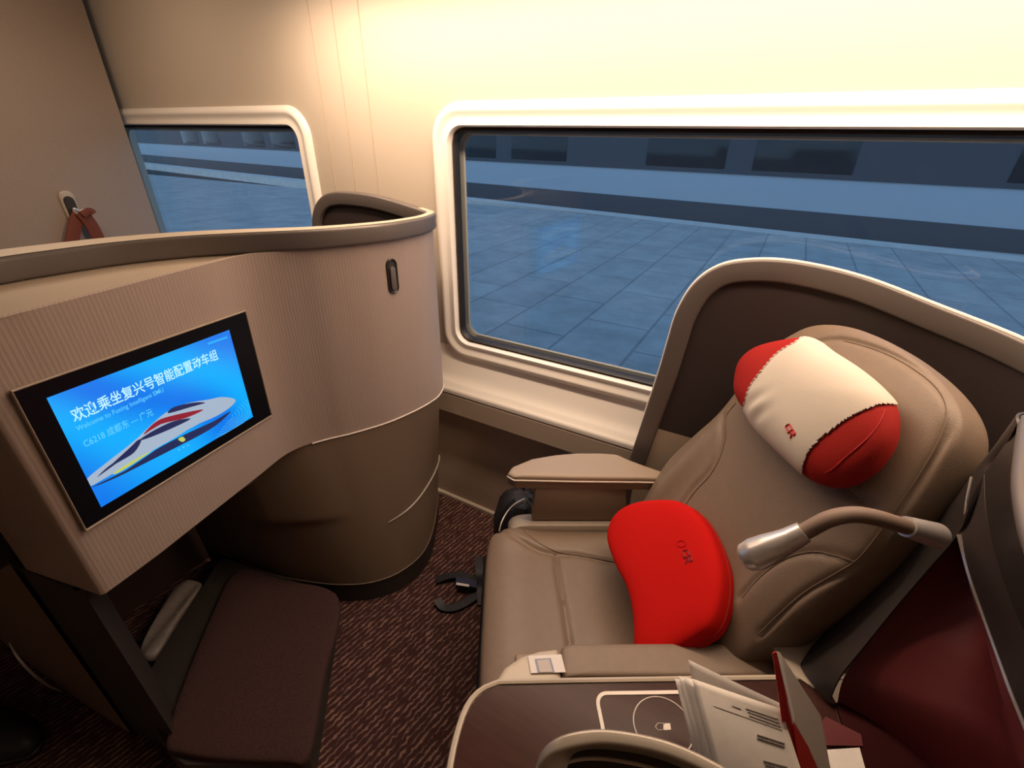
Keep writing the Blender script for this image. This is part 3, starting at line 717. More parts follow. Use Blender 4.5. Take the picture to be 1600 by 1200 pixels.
_sc = [c for c in st.children if c.name.startswith('seat_cushion')][0]; _bk = [c for c in st.children if c.name.startswith('backrest')][0]
def seamline(o, px, rad=.0011, m='leather_dk', nm='seam'):
    q = []
    for p in resample(cr([np.array(a, float) for a in px], 6), 50):
        h = surfhit(o, *p)
        if h is not None: q.append(h[0]+h[1]*.0009)
    if len(q) > 3: tube(nm, q, rad, M[m], o, n=6)
seamline(_sc, [(812, 823), (828, 838), (850, 853), (875, 863), (905, 868), (935, 873), (960, 878)])
seamline(_sc, [(866, 865), (872, 890), (877, 930), (882, 970), (888, 1004)])
seamline(_bk, [(1052, 826), (1066, 797), (1087, 767), (1110, 742), (1126, 712), (1134, 680), (1134, 652), (1150, 630)])
seamline(_bk, [(1185, 990), (1250, 930), (1310, 893), (1345, 868), (1400, 795), (1440, 735), (1470, 680), (1479, 640), (1462, 605), (1420, 572), (1370, 547), (1320, 533)])
seamline(_bk, [(1160, 935), (1185, 905), (1215, 880), (1245, 866), (1275, 862), (1305, 868), (1335, 877)])
seamline(_bk, [(1318, 762), (1340, 780), (1362, 797)], .0008)
# seat base and side shell
def sbox(name, u0, u1, w0, w1, z0, z1, m, parent, bev=0):
    def r(c): return sf(c[0], c[1], c[2])
    return box(name, u0, u1, w0, w1, z0, z1, m, parent, bev, rot=r)
sbox('leg_rest', .0, .062, .55, .965, .07, .37, M['rubber'], st, .012)
sbox('seat_base', -.48, .0, .54, .96, .0, .32, M['toe'], st, .02)
def slab(name, pts, w0, w1, m, parent, bev=.004):
    """vertical plate in the (u,z) plane between w0 and w1"""
    bm = bmesh.new(); vs = [bm.verts.new(Vector(sf(u, w0, z))) for u, z in pts]; f = bm.faces.new(vs)
    r = bmesh.ops.extrude_face_region(bm, geom=[f]); bmesh.ops.translate(bm, verts=[v for v in r['geom'] if isinstance(v, bmesh.types.BMVert)], vec=Vector(Wv*(w1-w0)))
    bmesh.ops.recalc_face_normals(bm, faces=bm.faces)
    if bev: bmesh.ops.bevel(bm, geom=bm.edges[:], offset=bev, segments=2, affect='EDGES', profile=.5)
    me = bpy.data.meshes.new(name); bm.to_mesh(me); bm.free(); me.materials.append(m); o = bpy.data.objects.new(name, me); C.objects.link(o)
    for p in me.polygons: p.use_smooth = True
    me.set_sharp_from_angle(angle=math.radians(35))
    o.parent = parent; o.matrix_parent_inverse = parent.matrix_world.inverted(); return o
sidep = [tuple(q) for q in cr([(-.03, .20), (-.01, .38), (-.015, .425), (-.04, .443), (-.08, .448)], 5)]+[(-.48, .45), (-.48, .20)]
slab('side_shell', sidep, .995, 1.045, M['plastic'], st, .004)
# window armrest: its own padded top on a post
slab('armrest_post', [(-.078, .452), (-.36, .452), (-.34, .58), (-.085, .58)], 1.012, 1.055, M['armbody'], st, .004)
arm = [sz(*p, .62) for p in [(793, 737), (800, 727), (830, 715), (865, 709), (900, 706), (940, 706), (965, 708), (985, 717), (1010, 726), (1045, 738), (1046, 747), (1000, 746), (900, 745), (803, 743)]]
ac = np.mean(arm, 0)
puff('armrest_pad', arm, (UZ*.606, Fv, Wv, UZ), .016, .006, M['armpad'], st, N=120, K=14, e=4, sm=False)
armb = [tuple(ac+(np.array(q)-ac)*np.array((.995, .985))) for q in arm]
puff('armrest_body', armb, (UZ*.602, Fv, Wv, UZ), .003, .030, M['armbody'], st, N=120, K=16, e=14, sm=False)
tube('armrest_piping', [sf(q[0], q[1], .603) for q in resample([np.array(p) for p in arm], 80, True)], .0025, M['cream_line'], st, closed=True, n=8)

# cushions
KT = math.radians(40)
KN = Fv*math.cos(KT)+UZ*math.sin(KT); KV = -Fv*math.sin(KT)+UZ*math.cos(KT); KO = sf(-.22, 0, .46)
def kp(u, v, off=0):
    P = onp(u, v, KO+KN*off, KN)-KO; return (float(P@Wv), float(P@KV))
kl = [kp(*p) for p in [(958, 850), (962, 822), (977, 803), (1003, 791), (1045, 787), (1078, 793), (1108, 818), (1130, 860), (1141, 905), (1138, 950), (1124, 985), (1105, 1018), (1075, 1042), (1030, 1046), (1006, 1030), (1003, 1000), (1000, 965), (990, 925), (972, 890)]]
kl = [(max(a, .522), b) for a, b in kl]
rc = empty('lumbar_cushion', tuple(sf(-.22, .72, .46)), 'bright red kidney-shaped cushion standing on the seat', 'cushion')
puff('cushion_body', kl, (KO, Wv, KV, KN), .040, .028, M['red'], rc, N=160, K=30, e=5.0, center=kp(1062, 905))
def logo(parent, surf, cx, cy, ax2, ay2, size, m, name='logo'):
    """the angular CR mark laid on a surface: strokes as thin bars"""
    strokes = [[(.95, .95), (.1, .95), (0, .8), (0, .2), (.1, .05), (.95, .05)], [(1.15, -.35), (1.15, .95), (1.85, .95), (2.0, .8), (2.0, .6), (1.85, .45), (1.2, .45)], [(1.5, .45), (2.1, -.45)]]
    ps = []
    for s in strokes:
        pts = []
        for a, b in resample([np.array(q, float) for q in s], 14):
            h = surfhit(surf, cx+ax2[0]*a*size+ay2[0]*b*size, cy+ax2[1]*a*size+ay2[1]*b*size)
            if h is not None: pts.append(h[0]+h[1]*.0006)
        ps.append(pts)
    V = []; F = []
    for pts in ps:
        if len(pts) < 2: continue
        for i, p in enumerate(pts):
            t = pts[min(i+1, len(pts)-1)]-pts[max(i-1, 0)]; t /= np.linalg.norm(t); nn = -ray(cx, cy); nn /= np.linalg.norm(nn)
            s = np.cross(t, nn); s /= np.linalg.norm(s); V += [p+s*.0016, p-s*.0016, p+s*.0016+nn*.0012, p-s*.0016+nn*.0012]
        b = len(V)-4*len(pts)
        for i in range(len(pts)-1):
            q = b+4*i; F += [(q, q+1, q+5, q+4), (q+2, q+3, q+7, q+6), (q, q+2, q+6, q+4), (q+1, q+3, q+7, q+5)]
    return mk(name, V, F, m, parent, smooth=False)
bpy.context.view_layer.update()
body = rc.children[0]
logo(rc, body, 1066, 862, (.45, .9), (.9, -.30), 9.5, M['logodark'])
lg = [surfhit(body, 1065+7*math.cos(a), 850+5*math.sin(a)) for a in np.linspace(0, 2*math.pi, 16)[:-1]]
tube('emblem', [q[0]+q[1]*.0006 for q in lg if q is not None], .0008, mat('faded_red_emblem', (.40, .008, .02), .8, spec=.1), rc, n=6, closed=True)
tube('piping', [sf(0, 0, 0)*0+KO+Wv*q[0]+KV*q[1] for q in resample(cr(kl, 8, True), 120, True)], .0022, M['redsheen'], rc, closed=True, n=8)

nk = empty('headrest_pillow', tuple(BO+Wv*.75+BV*.55), 'red pillow in a white cover strapped high on the seat backrest', 'pillow')
NO = .085
nl = [bk(*p, NO) for p in [(1155, 600), (1163, 568), (1188, 546), (1232, 534), (1272, 532), (1300, 551), (1340, 577), (1375, 606), (1397, 636), (1398, 680), (1382, 715), (1352, 745), (1312, 761), (1275, 754), (1250, 734), (1220, 705), (1190, 675), (1170, 645), (1157, 622)]]
nfr = (BO+BN*NO, Wv, BV, BN)
def wrk(x, y):
    return 0
pb = puff('pillow_body', nl, nfr, .055, .05, M['redsheen'], nk, N=140, K=26, e=2.4)
hemL = [(1262, 520), (1243, 535), (1215, 552), (1190, 580), (1172, 605), (1165, 627), (1160, 640)]
hemR = [(1408, 632), (1395, 631), (1375, 631), (1350, 640), (1320, 655), (1287, 680), (1265, 702), (1254, 725), (1253, 742)]
hemL = [tuple(q) for q in cr(hemL, 6)]; hemR = [tuple(q) for q in cr(hemR, 6)]
cpoly = hemL+[(1150, 660), (1180, 740), (1245, 800)]+hemR[::-1]+[(1440, 600), (1340, 500)]
def inpoly(x, y, P):
    c = False
    for (x0, y0), (x1, y1) in zip(P, P[1:]+P[:1]):
        if (y0 > y) != (y1 > y) and x < (x1-x0)*(y-y0)/(y1-y0)+x0: c = not c
    return c
wc = bk(1215, 650, NO)
bend = lambda x, y: .0028*math.sin(((x-.75)*math.cos(.5)+(y-.45)*math.sin(.5))*150)*math.exp(-((x-wc[0])/.035)**2-((y-wc[1])/.03)**2)
cv = puff('pillow_cover', nl, nfr, .0585, .052, M['white'], nk, N=320, K=64, e=2.4, grow=.0035, disp=bend)
bm = bmesh.new(); bm.from_mesh(cv.data)
kill = []
for f in bm.faces:
    q = proj(f.calc_center_median())
    if not inpoly(q[0], q[1], cpoly): kill.append(f)
bmesh.ops.delete(bm, geom=kill, context='FACES'); bm.to_mesh(cv.data); bm.free()
bpy.context.view_layer.update()
for hem, sd in ((hemL, 2), (hemR, -2)):
    pts = []
    for p in resample([np.array(q, float) for q in hem], 80):
        h = surfhit(pb, p[0], p[1])
        if h is not None: pts.append(h[0]+h[1]*.0012)
    if len(pts) > 4: tube('hem', pts, [.0014+.0010*math.sin(i*1.6) for i in range(len(pts))], M['white'], nk, n=6)
# piping on the red end nearest the console
pts = [surfhit(pb, *p) for p in [(1383, 640), (1372, 664), (1350, 690), (1322, 714), (1296, 736), (1268, 746)]]
pts = [q[0]+q[1]*.0003 for q in pts if q is not None]
if len(pts) > 2: tube('piping', cr(pts, 5), .001, M['logored'], nk, n=6)
logo(nk, cv, 1227.5, 667, (.62, .95), (-.75, .55) if False else (.72, -.55), 8.2, M['logored'])

# ================================================================ PRIVACY SHELL AROUND OUR SEAT
sh = empty('privacy_shell', (.3, 1.0, 0), 'tall champagne-rimmed shell with dark lining around the seat', 'seat shell')
top3 = [(-.244, 1.2, .57), (-.225, 1.2, .72), (-.205, 1.2, .882), (-.196, 1.2, .98), (-.187, 1.2, 1.06), (-.160, 1.2, 1.135), (-.112, 1.2, 1.185), (-.041, 1.2, 1.208), (.047, 1.2, 1.213), (.168, 1.2, 1.198), (.30, 1.165, 1.168), (.40, 1.10, 1.15), (.465, 1.01, 1.138), (.485, .91, 1.132), (.455, .82, 1.132), (.395, .765, 1.136), (.335, .72, 1.142), (.293, .66, 1.146), (.27, .59, 1.148), (.256, .50, 1.15), (.245, .36, 1.15)]
tp = resample(cr(top3, 8), 260)
# rim centreline sits half a band below the outline
def ow_our(i, p, t):
    h = np.cross(t, (0, 0, 1.)); return h/np.linalg.norm(h)
rimc = []
for i in range(len(tp)):
    t = tp[min(i+1, len(tp)-1)]-tp[max(i-1, 0)]; t = t/np.linalg.norm(t); h = ow_our(i, tp[i], t); h = h-t*(h@t); u = np.cross(h, t); u /= np.linalg.norm(u)
    if i == 0 and u[0] < 0: u = -u
    if i and u@pu_ < 0: u = -u
    pu_ = u
    rimc.append(tp[i]+u*.024)
nw = [k for k in range(len(tp)) if tp[k][1] < .775][0]
rimsweep('rim', rimc[:nw], .022, .050, M['champagne'], sh, ow_our)
tube('rim_edge_highlight', [p+UZ*.0005 for p in tp[22:nw]], .0042, M['cream_line'], sh, n=8)  # cream line paints the bright highlight along the rim's outline
cols = [q for q in rimc if q[2] > .72 and q[1] > .765]
def inn(q, d):
    k = min(range(len(tp)), key=lambda j: np.linalg.norm(tp[j][:2]-q[:2])); t = tp[min(k+2, len(tp)-1)]-tp[max(k-2, 0)]; t[2] = 0
    if np.linalg.norm(t) < 1e-4: t = np.array((1., 0, 0))
    t /= np.linalg.norm(t); h = np.array((t[1], -t[0], 0)); return np.array((q[0]+h[0]*d, q[1]+h[1]*d, q[2]))
ci = [inn(q, .006) for q in cols]; cb = [inn(q, -.006) for q in cols]
loft('lining', [ci, [np.array((q[0], q[1], .705+(q[2]-.705)*.5)) for q in ci], [np.array((q[0], q[1], .705)) for q in ci]], M['lining'], sh)
loft('outer_skin', [cb, [np.array((q[0], q[1], 0)) for q in cb]], M['ledge'], sh)
low = [q for q in rimc if q[1] > .79]
li = [inn(q, .007) for q in low]
loft('lower_panel', [[np.array((q[0], q[1], min(.705, q[2]))) for q in li], [np.array((q[0], q[1], .05)) for q in li]], M['ledge'], sh)
# thin bead under the rim
# ---- near wing end with red-lined niche
WB = .66
# wing end band: quads between the inner edge line and the niche edge line
inn_e = [onp(*p, (.30, .735, 0), Fv) for p in []]
def zl(p, z): return onz(*p, z)
Ein = [zl((1600, 645), 1.148), zl((1560, 693), 1.09), zl((1520, 745), 1.02), zl((1480, 790), .96), zl((1440, 830), .905), zl((1390, 883), .84), zl((1340, 935), .775), zl((1300, 978), .715), zl((1272, 1008), .68), zl((1250, 1040), .662)]
E2 = [zl((1592, 662), 1.148), zl((1560, 720), 1.08), zl((1540, 742), 1.06), zl((1518, 790), 1.025), zl((1499, 835), .985), zl((1450, 892), .91), zl((1400, 950), .84), zl((1350, 1012), .77), zl((1312, 1060), .715), zl((1296, 1098), .665)]
Ein = cr(Ein, 5); E2 = cr(E2, 5)
rows_ = []
for t in np.linspace(0, 1, 7):
    rows_.append([a*(1-t)+b*t+(Fv*.5+UZ*.3-Wv*0)*(.014*math.sin(math.pi*t)) for a, b in zip(Ein, E2)])
loft('wing_end', rows_, M['champ_dark'], sh)
loft('wing_inner_face', [Ein, [p-Fv*.10+Wv*.02 for p in Ein], [p-Fv*.22+Wv*.03 for p in Ein]], M['lining'], sh)
# niche opening edge on the aisle side
E3p = [((1499, 835), .985), ((1507, 870), .965), ((1520, 915), .945), ((1540, 970), .92), ((1560, 1025), .90), ((1580, 1080), .885), ((1600, 1130), .87), ((1625, 1190), .855), ((1655, 1260), .84), ((1680, 1400), .76), ((1690, 1520), .67)]
E3 = cr([zl(p, z) for p, z in E3p], 5)
tube('niche_trim', E3, .0028, M['silver'], sh, n=8)
tube('niche_trim', cr([zl(p, z) for p, z in [((1518, 745), 1.055), ((1511, 780), 1.03), ((1507, 815), 1.0), ((1505, 850), .975)]], 5), .0016, M['silver'], sh, n=8)
E4p = [((1540, 742), 1.06), ((1543, 800), 1.03), ((1556, 860), 1.0), ((1575, 920), .975), ((1602, 985), .95), ((1640, 1060), .93), ((1690, 1140), .91), ((1740, 1210), .90), ((1790, 1290), .89), ((1820, 1430), .80), ((1800, 1560), .67)]
E4 = cr([zl(p, z) for p, z in E4p], 5)
loft('niche_border', [E3, [a*.5+b*.5 for a, b in zip(E3, E4)], E4], M['lining'], sh)
tube('border_trim', E4, .0016, M['silver'], sh, n=8)
E5p = [((1602, 655), 1.148), ((1596, 700), 1.147), ((1592, 760), 1.147), ((1604, 830), 1.147), ((1630, 900), 1.147), ((1680, 990), 1.147), ((1760, 1090), 1.147), ((1850, 1190), 1.147), ((1950, 1300), 1.12), ((1990, 1450), .98), ((1930, 1600), .67)]
E5 = cr([zl(p, z) for p, z in E5p], 5)
loft('wing_skin', [E4, [a*.6+b*.4+UZ*.012 for a, b in zip(E4, E5)], [a*.25+b*.75+UZ*.012 for a, b in zip(E4, E5)], E5], M['champ_dark'], sh)
tube('wing_rim', E5, .006, M['champagne'], sh, n=12)
for nm in ('wing_end', 'wing_inner_face', 'niche_border', 'wing_skin'):
    for c in sh.children:
        if c.name.split('.')[0] == nm:
            md = c.modifiers.new('t', 'SOLIDIFY'); md.thickness = .003; md.offset = 0
            es = c.modifiers.new('e', 'EDGE_SPLIT'); es.split_angle = math.radians(45)
# red lined recess: back wall and floor behind the opening
bwl = [(1499, 835), (1450, 892), (1400, 950), (1350, 1012), (1318, 1095)]
L1 = [zl((1499, 835), .983), zl((1450, 892), .905), zl((1400, 950), .835), zl((1350, 1012), .765), zl((1318, 1060), .71), zl((1308, 1100), .662)]
L1 = cr(L1, 6)
dep = -Fv*.0
def rr(t):
    out = []
    for i, a in enumerate(L1):
        s = i/(len(L1)-1); b = E3[int(s*(len(E3)-1))]
        p = a*(1-t)+b*t-Fv*(.055*math.sin(math.pi*min(1, t*1.15))**.7 if t > 0 else 0)
        p[2] = max(p[2], .661); out.append(p)
    return out
loft('niche_lining', [rr(t) for t in np.linspace(0, 1, 14)], M['redlining'], sh)
niche_floor = [zl(p, .6655) for p in [(1306, 1099), (1360, 1085), (1500, 1090), (1660, 1130), (1700, 1300), (1660, 1480), (1450, 1420), (1345, 1230)]]
loft('cabinet_base', [[p-UZ*.004 for p in niche_floor], [np.array((p[0], p[1], 0)) for p in niche_floor]], M['armbody'], sh, closed=True, smooth=False)
flat('niche_floor', niche_floor, mat('niche_floor_red', (.035, .006, .007), .8, spec=.1), sh, th=.003)

# ================================================================ CONSOLE
cs = empty('side_console', tuple(sf(-.2, .3, 0)), 'low console with dark walnut top and cream edge beside the seat', 'console')
ZT = .66
topo = [(-.545, .452), (-.30, .449), (-.02, .4445), (.012, .442), (.038, .432), (.058, .412), (.071, .38), (.080, .33), (.084, .25), (.080, .16), (.05, .125), (-.20, .12), (-.60, .12), (-.66, .2), (-.66, .40), (-.62, .45)]
TO = resample(cr(topo, 8, True), 140, True); tcn = np.mean(topo, 0)
def shr(P, d): 
    P = np.array(P); t = np.roll(P, -1, 0)-np.roll(P, 1, 0); t /= np.linalg.norm(t, axis=1)[:, None]; n = np.stack([t[:, 1], -t[:, 0]], 1)
    s = np.sign(((P-tcn)*n).sum(1).mean()); return P-n*s*d
def rg(d, z): return [sf(q[0], q[1], z) for q in shr(TO, d)]
loft('edge_trim', [rg(.010, .640), rg(0, .645), rg(0, .658), rg(.002, .6625), rg(.006, .664), rg(.0095, .6625), rg(.010, .658)], M['plastic'], cs, closed=True)
tin = [np.array((max(a, -.53), b)) for a, b in shr(TO, .0105)]
TI = [sf(q[0], q[1], ZT) for q in resample([q for k, q in enumerate(tin) if k == 0 or np.linalg.norm(q-tin[k-1]) > 1e-6], 120, True)]
mk('tabletop', TI+[p-UZ*.012 for p in TI], [tuple(range(120)), tuple(range(239, 119, -1))]+[(i, (i+1) % 120, 120+(i+1) % 120, 120+i) for i in range(120)], M['wood'], cs, smooth=False)
fill = rg(.006, .6585); mk('top_border', fill, [tuple(range(len(fill)))], M['plastic'], cs, smooth=False)
loft('cabinet_body', [rg(.02, .65), rg(.03, .60), rg(.05, 0)], M['armbody'], cs, closed=True)
# charging pad
def lw(pts, closed, wd, name, parent, m, z=ZT+.0008):
    return tube(name, [sf(a, b, z) for a, b in pts], None, m, parent, prof=[(-wd/2, 0), (wd/2, 0), (wd/2, .0008), (-wd/2, .0008)], closed=closed)
cpad = sbox('charging_pad', -.395, -.152, .30, .418, ZT, ZT+.0006, M['wood'], cs)
c0 = [(-.40, .423), (-.30, .4225), (-.165, .4205)]+[(-.165+.016*math.sin(a), .4045+.016*math.cos(a)) for a in np.linspace(.1, math.pi/2, 6)]+[(-.149, .40), (-.151, .36), (-.153, .30)]
tube('pad_outline', [sf(a, b, ZT+.001) for a, b in c0], None, M['cream_line'], cs, prof=[(-.0028, -.001), (.0028, -.001), (.0028, .001), (-.0028, .001)])
cc = np.array((-.243, .3745)); tube('pad_circle', [sf(cc[0]+.044*math.cos(a), cc[1]+.041*math.sin(a), ZT+.001) for a in np.linspace(0, 2*math.pi, 61)[:-1]], .0009, M['cream_line'], cs, closed=True, n=6)
def icl(pts, closed=True): tube('battery_icon', [onz(u, v, ZT+.0012) for u, v in pts], .0006, M['cream_line'], cs, closed=closed, n=5)
icl([(1028, 1130), (1037, 1130), (1037, 1140), (1028, 1141), (1024, 1135)])
mk('battery_fill', [onz(u, v, ZT+.0014) for u, v in [(1039, 1130), (1047, 1130), (1048.5, 1140), (1038, 1141), (1036, 1136)]], [(0, 1, 2, 3, 4)], M['cream_line'], cs, smooth=False)
# armrest pad and rounded end along the seat side
pad = [(-.10, .470), (-.105, .526), (-.12, .531), (-.30, .532), (-.49, .533), (-.503, .52), (-.50, .470)]
puff('armrest_pad', pad, (UZ*.60, Fv, Wv, UZ), .022, .02, M['leather'], cs, N=140, K=16, e=6, sm=False)
endp = [(.02, .455), (.0, .487), (-.03, .507), (-.065, .518), (-.099, .522), (-.101, .49), (-.10, .455)]
puff('armrest_end', endp, (UZ*.60, Fv, Wv, UZ), .02, .02, M['plastic'], cs, N=100, K=14, e=6, sm=False)
sbox('armrest_beam', -.56, -.02, .452, .525, .42, .60, M['armbody'], cs, .006)
# rear fillet between the armrest and the shell
rf = [zl(p, .662) for p in [(1203, 1002), (1250, 1004), (1290, 1000), (1330, 990), (1348, 986), (1330, 1030), (1310, 1060), (1270, 1075), (1225, 1045)]]
flat('rear_deck', rf, M['plastic'], cs, th=.004)
card = [onz(*p, .6225) for p in [(825, 1025), (877, 1022.5), (884, 1050.5), (829.5, 1052)]]
ck = tag(flat('sticker_card', card, M['paperw'], None, th=.0012), 'small white sticker card with blue-grey frame on the armrest end', 'sticker')
def lerp2(a, b): return card[0]*(1-a)*(1-b)+card[1]*a*(1-b)+card[2]*a*b+card[3]*(1-a)*b+UZ*.0012
blue = mat('sticker_frame_blue', (.22, .25, .38), .5); grey = mat('sticker_grey', (.5, .45, .42), .6)
flat('printed_frame', [lerp2(.18, .22), lerp2(.66, .20), lerp2(.68, .98), lerp2(.2, .98)], blue, ck, th=.0003)
flat('printed_field', [lerp2(.24, .30)+UZ*.0003, lerp2(.60, .28)+UZ*.0003, lerp2(.62, .98)+UZ*.0003, lerp2(.26, .98)+UZ*.0003], grey, ck, th=.0003)

# foreground aisle rim
ar = empty('aisle_rail', (.0, .28, .66), 'curved metal-capped rail at the bottom edge, in front of the charging pad', 'rail')
AP = [onz(u, v, z) for u, v, z in [(846, 1260, .78), (856, 1215, .83), (868, 1184, .85), (890, 1163, .86), (930, 1155, .862), (985, 1160, .862), (1045, 1175, .86), (1110, 1205, .855), (1190, 1255, .845), (1270, 1330, .83)]]
AP = resample(cr(AP, 8), 70)
rimsweep('rail_cap', AP, .014, .030, mat('rail_beige_metal', (.42, .37, .31), .35, .35), ar, lambda i, p, t: np.array((-.2, .95, .25)))
loft('rail_panel', [[p-UZ*.012+np.array((0, -.004, 0)) for p in AP], [np.array((p[0]+.01, p[1]-.006, .66)) for p in AP]], M['toe'], ar)
tube('rail_bead', [p-UZ*.018+np.array((0, -.012, 0)) for p in AP], .002, M['plastic'], ar, n=8)

# ================================================================ READING LAMP
lp = empty('reading_lamp', tuple(zl((1480, 842), .985)), 'gooseneck reading lamp with satin silver head on the shell corner', 'lamp')
LP = [(1478, 842, .975), (1440, 830, .995), (1400, 818, 1.012), (1365, 808, 1.022), (1330, 804, 1.025), (1295, 811, 1.018), (1262, 828, 1.0), (1225, 847, .975), (1190, 862, .95), (1163, 872, .93)]
P3 = resample(cr([zl((a, b), z) for a, b, z in LP], 8), 90)
tube('neck', P3[20:68], .0105, M['neck'], lp, n=20)
def prof_r(a, b, rs): return [np.interp(i, np.linspace(a, b, len(rs)), rs) for i in range(a, b+1)]
tube('base_collar', P3[2:24], [np.interp(i, [0, 3, 4, 8, 21], [.010, .012, .0175, .0165, .0135]) for i in range(22)], M['silver'], lp, n=24)
tube('lamp_head', P3[64:90], [np.interp(i, [0, 6, 14, 20, 24, 25], [.0135, .0155, .020, .0215, .019, .016]) for i in range(26)], M['silver'], lp, n=28)

# ================================================================ PAPERS
def sheet(name, A_, B_, C_, bend, m, parent, off=(0, 0, 0), n=14):
    """curved sheet: A (top left) B (top right) C (bottom left)"""
    A_, B_, C_, off = [np.array(q, float) for q in (A_, B_, C_, off)]; nn = np.cross(B_-A_, C_-A_); nn /= np.linalg.norm(nn)
    if nn@(CAMP-A_) < 0: nn = -nn
    rows = []
    for i in range(n):
        s = i/(n-1); rows.append([A_+(B_-A_)*t+(C_-A_)*s+nn*bend*math.sin(math.pi*s)*(1-.4*t)+nn*bend*.5*math.sin(math.pi*t)+off for t in np.linspace(0, 1, n)])
    o = loft(name, rows, m, parent); md = o.modifiers.new('t', 'SOLIDIFY'); md.thickness = .0007; return o
np_ = empty('newspaper', tuple(zl((1140, 1150), .70)), 'folded grey newspaper leaning on the console beside the charging pad', 'newspaper')
A1, B1, C1 = zl((1081, 1060), .80), zl((1220, 1107), .80), zl((1122, 1215), .735)
sheet('front_page', A1, B1, C1, .004, M['paper'], np_)
for k, (dx, dy, dz) in enumerate([(-.006, .0, -.006), (-.010, .004, -.010), (-.016, .004, -.014), (-.020, .002, -.020)]):
    sheet('inner_page', A1, B1, C1, .004+.002*k, M['paper'], np_, off=(dx, dy, dz))
sheet('back_page', zl((1076, 1031), .80), zl((1232, 1105), .78), zl((1095, 1160), .715), .003, M['paper'], np_)
bpy.context.view_layer.update()
def inkline(a, b, wd, nm='printed_text'):
    fp = [c for c in np_.children if c.name.startswith('front_page')][0]; P = []
    K_ = max(8, int(math.hypot(b[0]-a[0], b[1]-a[1])/1.2))
    for t in np.linspace(0, 1, K_):
        h = surfhit(fp, a[0]*(1-t)+b[0]*t, a[1]*(1-t)+b[1]*t)
        if h is not None: P.append(h[0]-ray(*a)/np.linalg.norm(ray(*a))*.0004)
    if len(P) > 1: tube(nm, P, wd if nm == 'rule_line' else [wd*(.35+.65*abs(math.sin(i*1.9))) for i in range(len(P))], M['ink'], np_, n=5)
inkline((1115, 1103), (1222, 1141), .00025, 'rule_line')
for (a, b) in [((1144, 1103), (1158, 1108)), ((1165, 1107), (1216, 1124)), ((1168, 1112), (1218, 1130)), ((1170, 1118), (1220, 1136))]: inkline(a, b, .0006)
inkline((1183, 1148), (1226, 1162), .0013, 'headline'); inkline((1183, 1153), (1226, 1167), .0013, 'headline'); inkline((1193, 1189), (1230, 1199), .0013, 'headline'); inkline((1196, 1195), (1226, 1203), .0013, 'headline')
rb = empty('red_booklet', tuple(zl((1235, 1150), .72)), 'thin red booklet standing open on the console right of the newspaper', 'booklet')
T0, T1, T2 = zl((1208, 1017), .87), zl((1216, 1018), .868), zl((1220, 1022), .866)
flat('red_spine', [zl((1207, 1020), .87), zl((1213, 1018), .872), zl((1240, 1132), .795), zl((1250, 1215), .73), zl((1234, 1215), .735), zl((1220, 1115), .80)], M['redcard'], rb, th=.0015)
flat('white_edge', [zl((1213, 1018), .872), zl((1218, 1019), .87), zl((1241, 1120), .80), zl((1239, 1132), .795)], M['paperw'], rb, th=.001)
pa, pb_, pc = zl((1218, 1019), .8685), zl((1241, 1128), .793), zl((1300, 1215), .73); pn = np.cross(pb_-pa, pc-pa); pn /= np.linalg.norm(pn)
flat('open_page', [onp(*p, pa, pn) for p in [(1218, 1019), (1282, 1118), (1300, 1215), (1283, 1215), (1262, 1165), (1241, 1128)]], M['paper'], rb, th=.001)
flat('red_page', [onp(*p, pa, pn) for p in [(1240, 1130), (1262, 1165), (1285, 1215), (1250, 1215)]], M['redcard'], rb, th=.001)
wb = [(1281, 1172), (1343, 1168), (1356, 1215), (1290, 1215)]
wt = [zl(p, .72) for p in wb]
V = wt+[p-UZ*.05 for p in wt]
tag(mk('small_box', V, [(0, 1, 2, 3), (4, 5, 6, 7), (0, 1, 5, 4), (1, 2, 6, 5), (2, 3, 7, 6), (3, 0, 4, 7)], M['paper'], None, smooth=False), 'small off-white box at the foot of the red niche', 'box')
tag(flat('red_leaflet', [zl((1284, 1127), .668), zl((1290, 1120), .668), zl((1345, 1148), .668), zl((1348, 1166), .668), zl((1290, 1165), .668)], M['redlining'], None, th=.002), 'dull red leaflet lying in the niche behind the small box', 'leaflet')

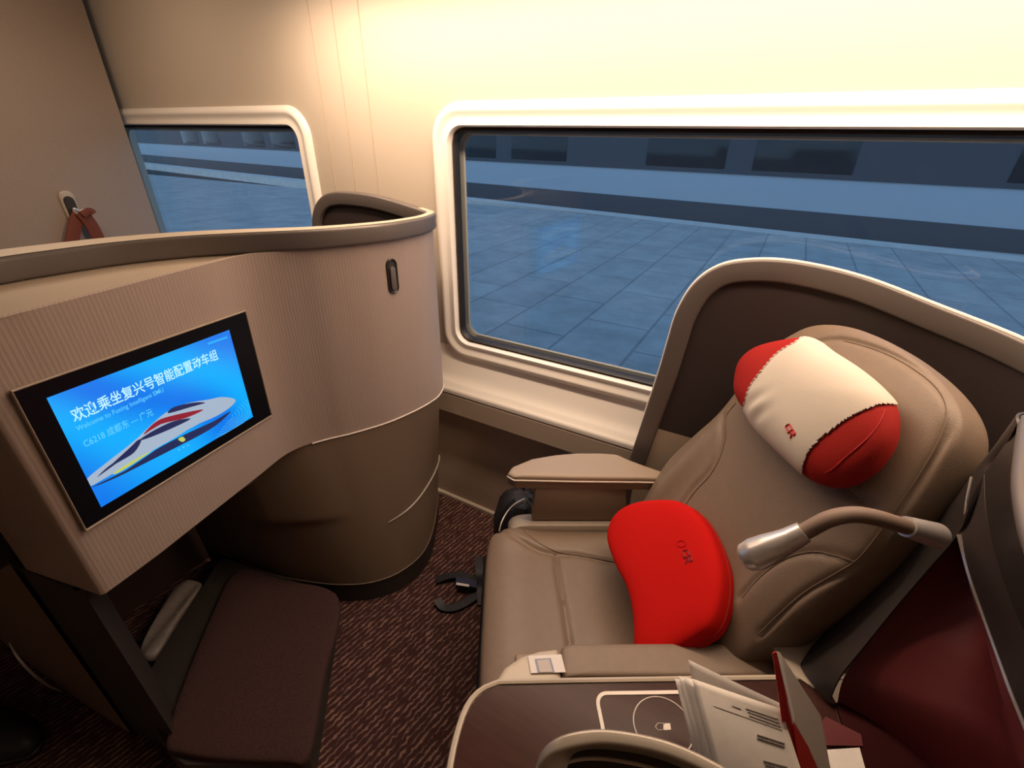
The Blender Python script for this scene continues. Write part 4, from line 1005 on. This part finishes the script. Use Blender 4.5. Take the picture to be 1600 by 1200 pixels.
# ================================================================ BACKPACK
bg_ = empty('backpack', tuple(sf(-.02, 1.06, 0)), 'black nylon backpack on the floor between window armrest and seat', 'backpack')
bcn = onz(805, 790, .42)
prow = []
for z, s, o_ in ((.0, .9, 0), (.1, 1.0, 0), (.25, 1.0, .0), (.36, .95, .0), (.42, .82, -.005), (.45, .62, -.01), (.46, .3, -.01)):
    cx_, cy_ = onz(808, 790, .42)[:2]
    prow.append([(cx_+Fv[0]*(a*s*.075+o_)+Wv[0]*b*s*.08+.004*math.sin(9*k+z*30), cy_+Fv[1]*(a*s*.075+o_)+Wv[1]*b*s*.08, z+.006*math.sin(k*1.3+z*9)*(z > .3)) for k, (a, b) in enumerate(rrect(2, 2, .7, 8))])
loft('bag_body', prow, M['bag'], bg_, closed=True, capends=True)
tube('handle', cr([onz(*p, z) for p, z in [((812, 768), .44), ((822, 757), .47), ((835, 757), .475), ((845, 764), .45)]], 6), .006, M['bag'], bg_, n=8)
ribbon = [(-.014, -.0015), (.014, -.0015), (.014, .0015), (-.014, .0015)]
tube('strap', cr([onz(*p, z) for p, z in [((681, 907), .012), ((700, 900), .02), ((720, 898), .022), ((738, 904), .02), ((750, 912), .02)]], 6), None, M['bag'], bg_, prof=ribbon)
tube('strap', cr([onz(*p, z) for p, z in [((683, 936), .02), ((692, 948), .012), ((710, 949), .012), ((730, 940), .012), ((748, 928), .012)]], 6), None, M['bag'], bg_, prof=ribbon)
tube('strap', cr([onz(*p, z) for p, z in [((748, 870), .06), ((749, 895), .05), ((750, 920), .02), ((753, 945), .012)]], 6), None, M['bag'], bg_, prof=ribbon)
b0 = onz(728, 908, .03)
flat('buckle', [onz(*p, .032) for p in [(712, 903), (745, 908), (745, 920), (713, 913)]], M['bluebuckle'], bg_, th=.012)
flat('buckle_label', [onz(*p, .040) for p in [(713, 910), (733, 913.5), (733, 917), (713, 914)]], M['paperw'], bg_, th=.001)
tag(tube('charging_cable', cr([onz(*p, z) for p, z in [((820, 779), .47), ((805, 787), .47), ((793, 799), .47), ((784, 815), .465), ((780, 830), .44)]], 6), .0018, M['cream_line'], None, n=8), 'thin white cable curving over the black backpack by the seat corner', 'cable')
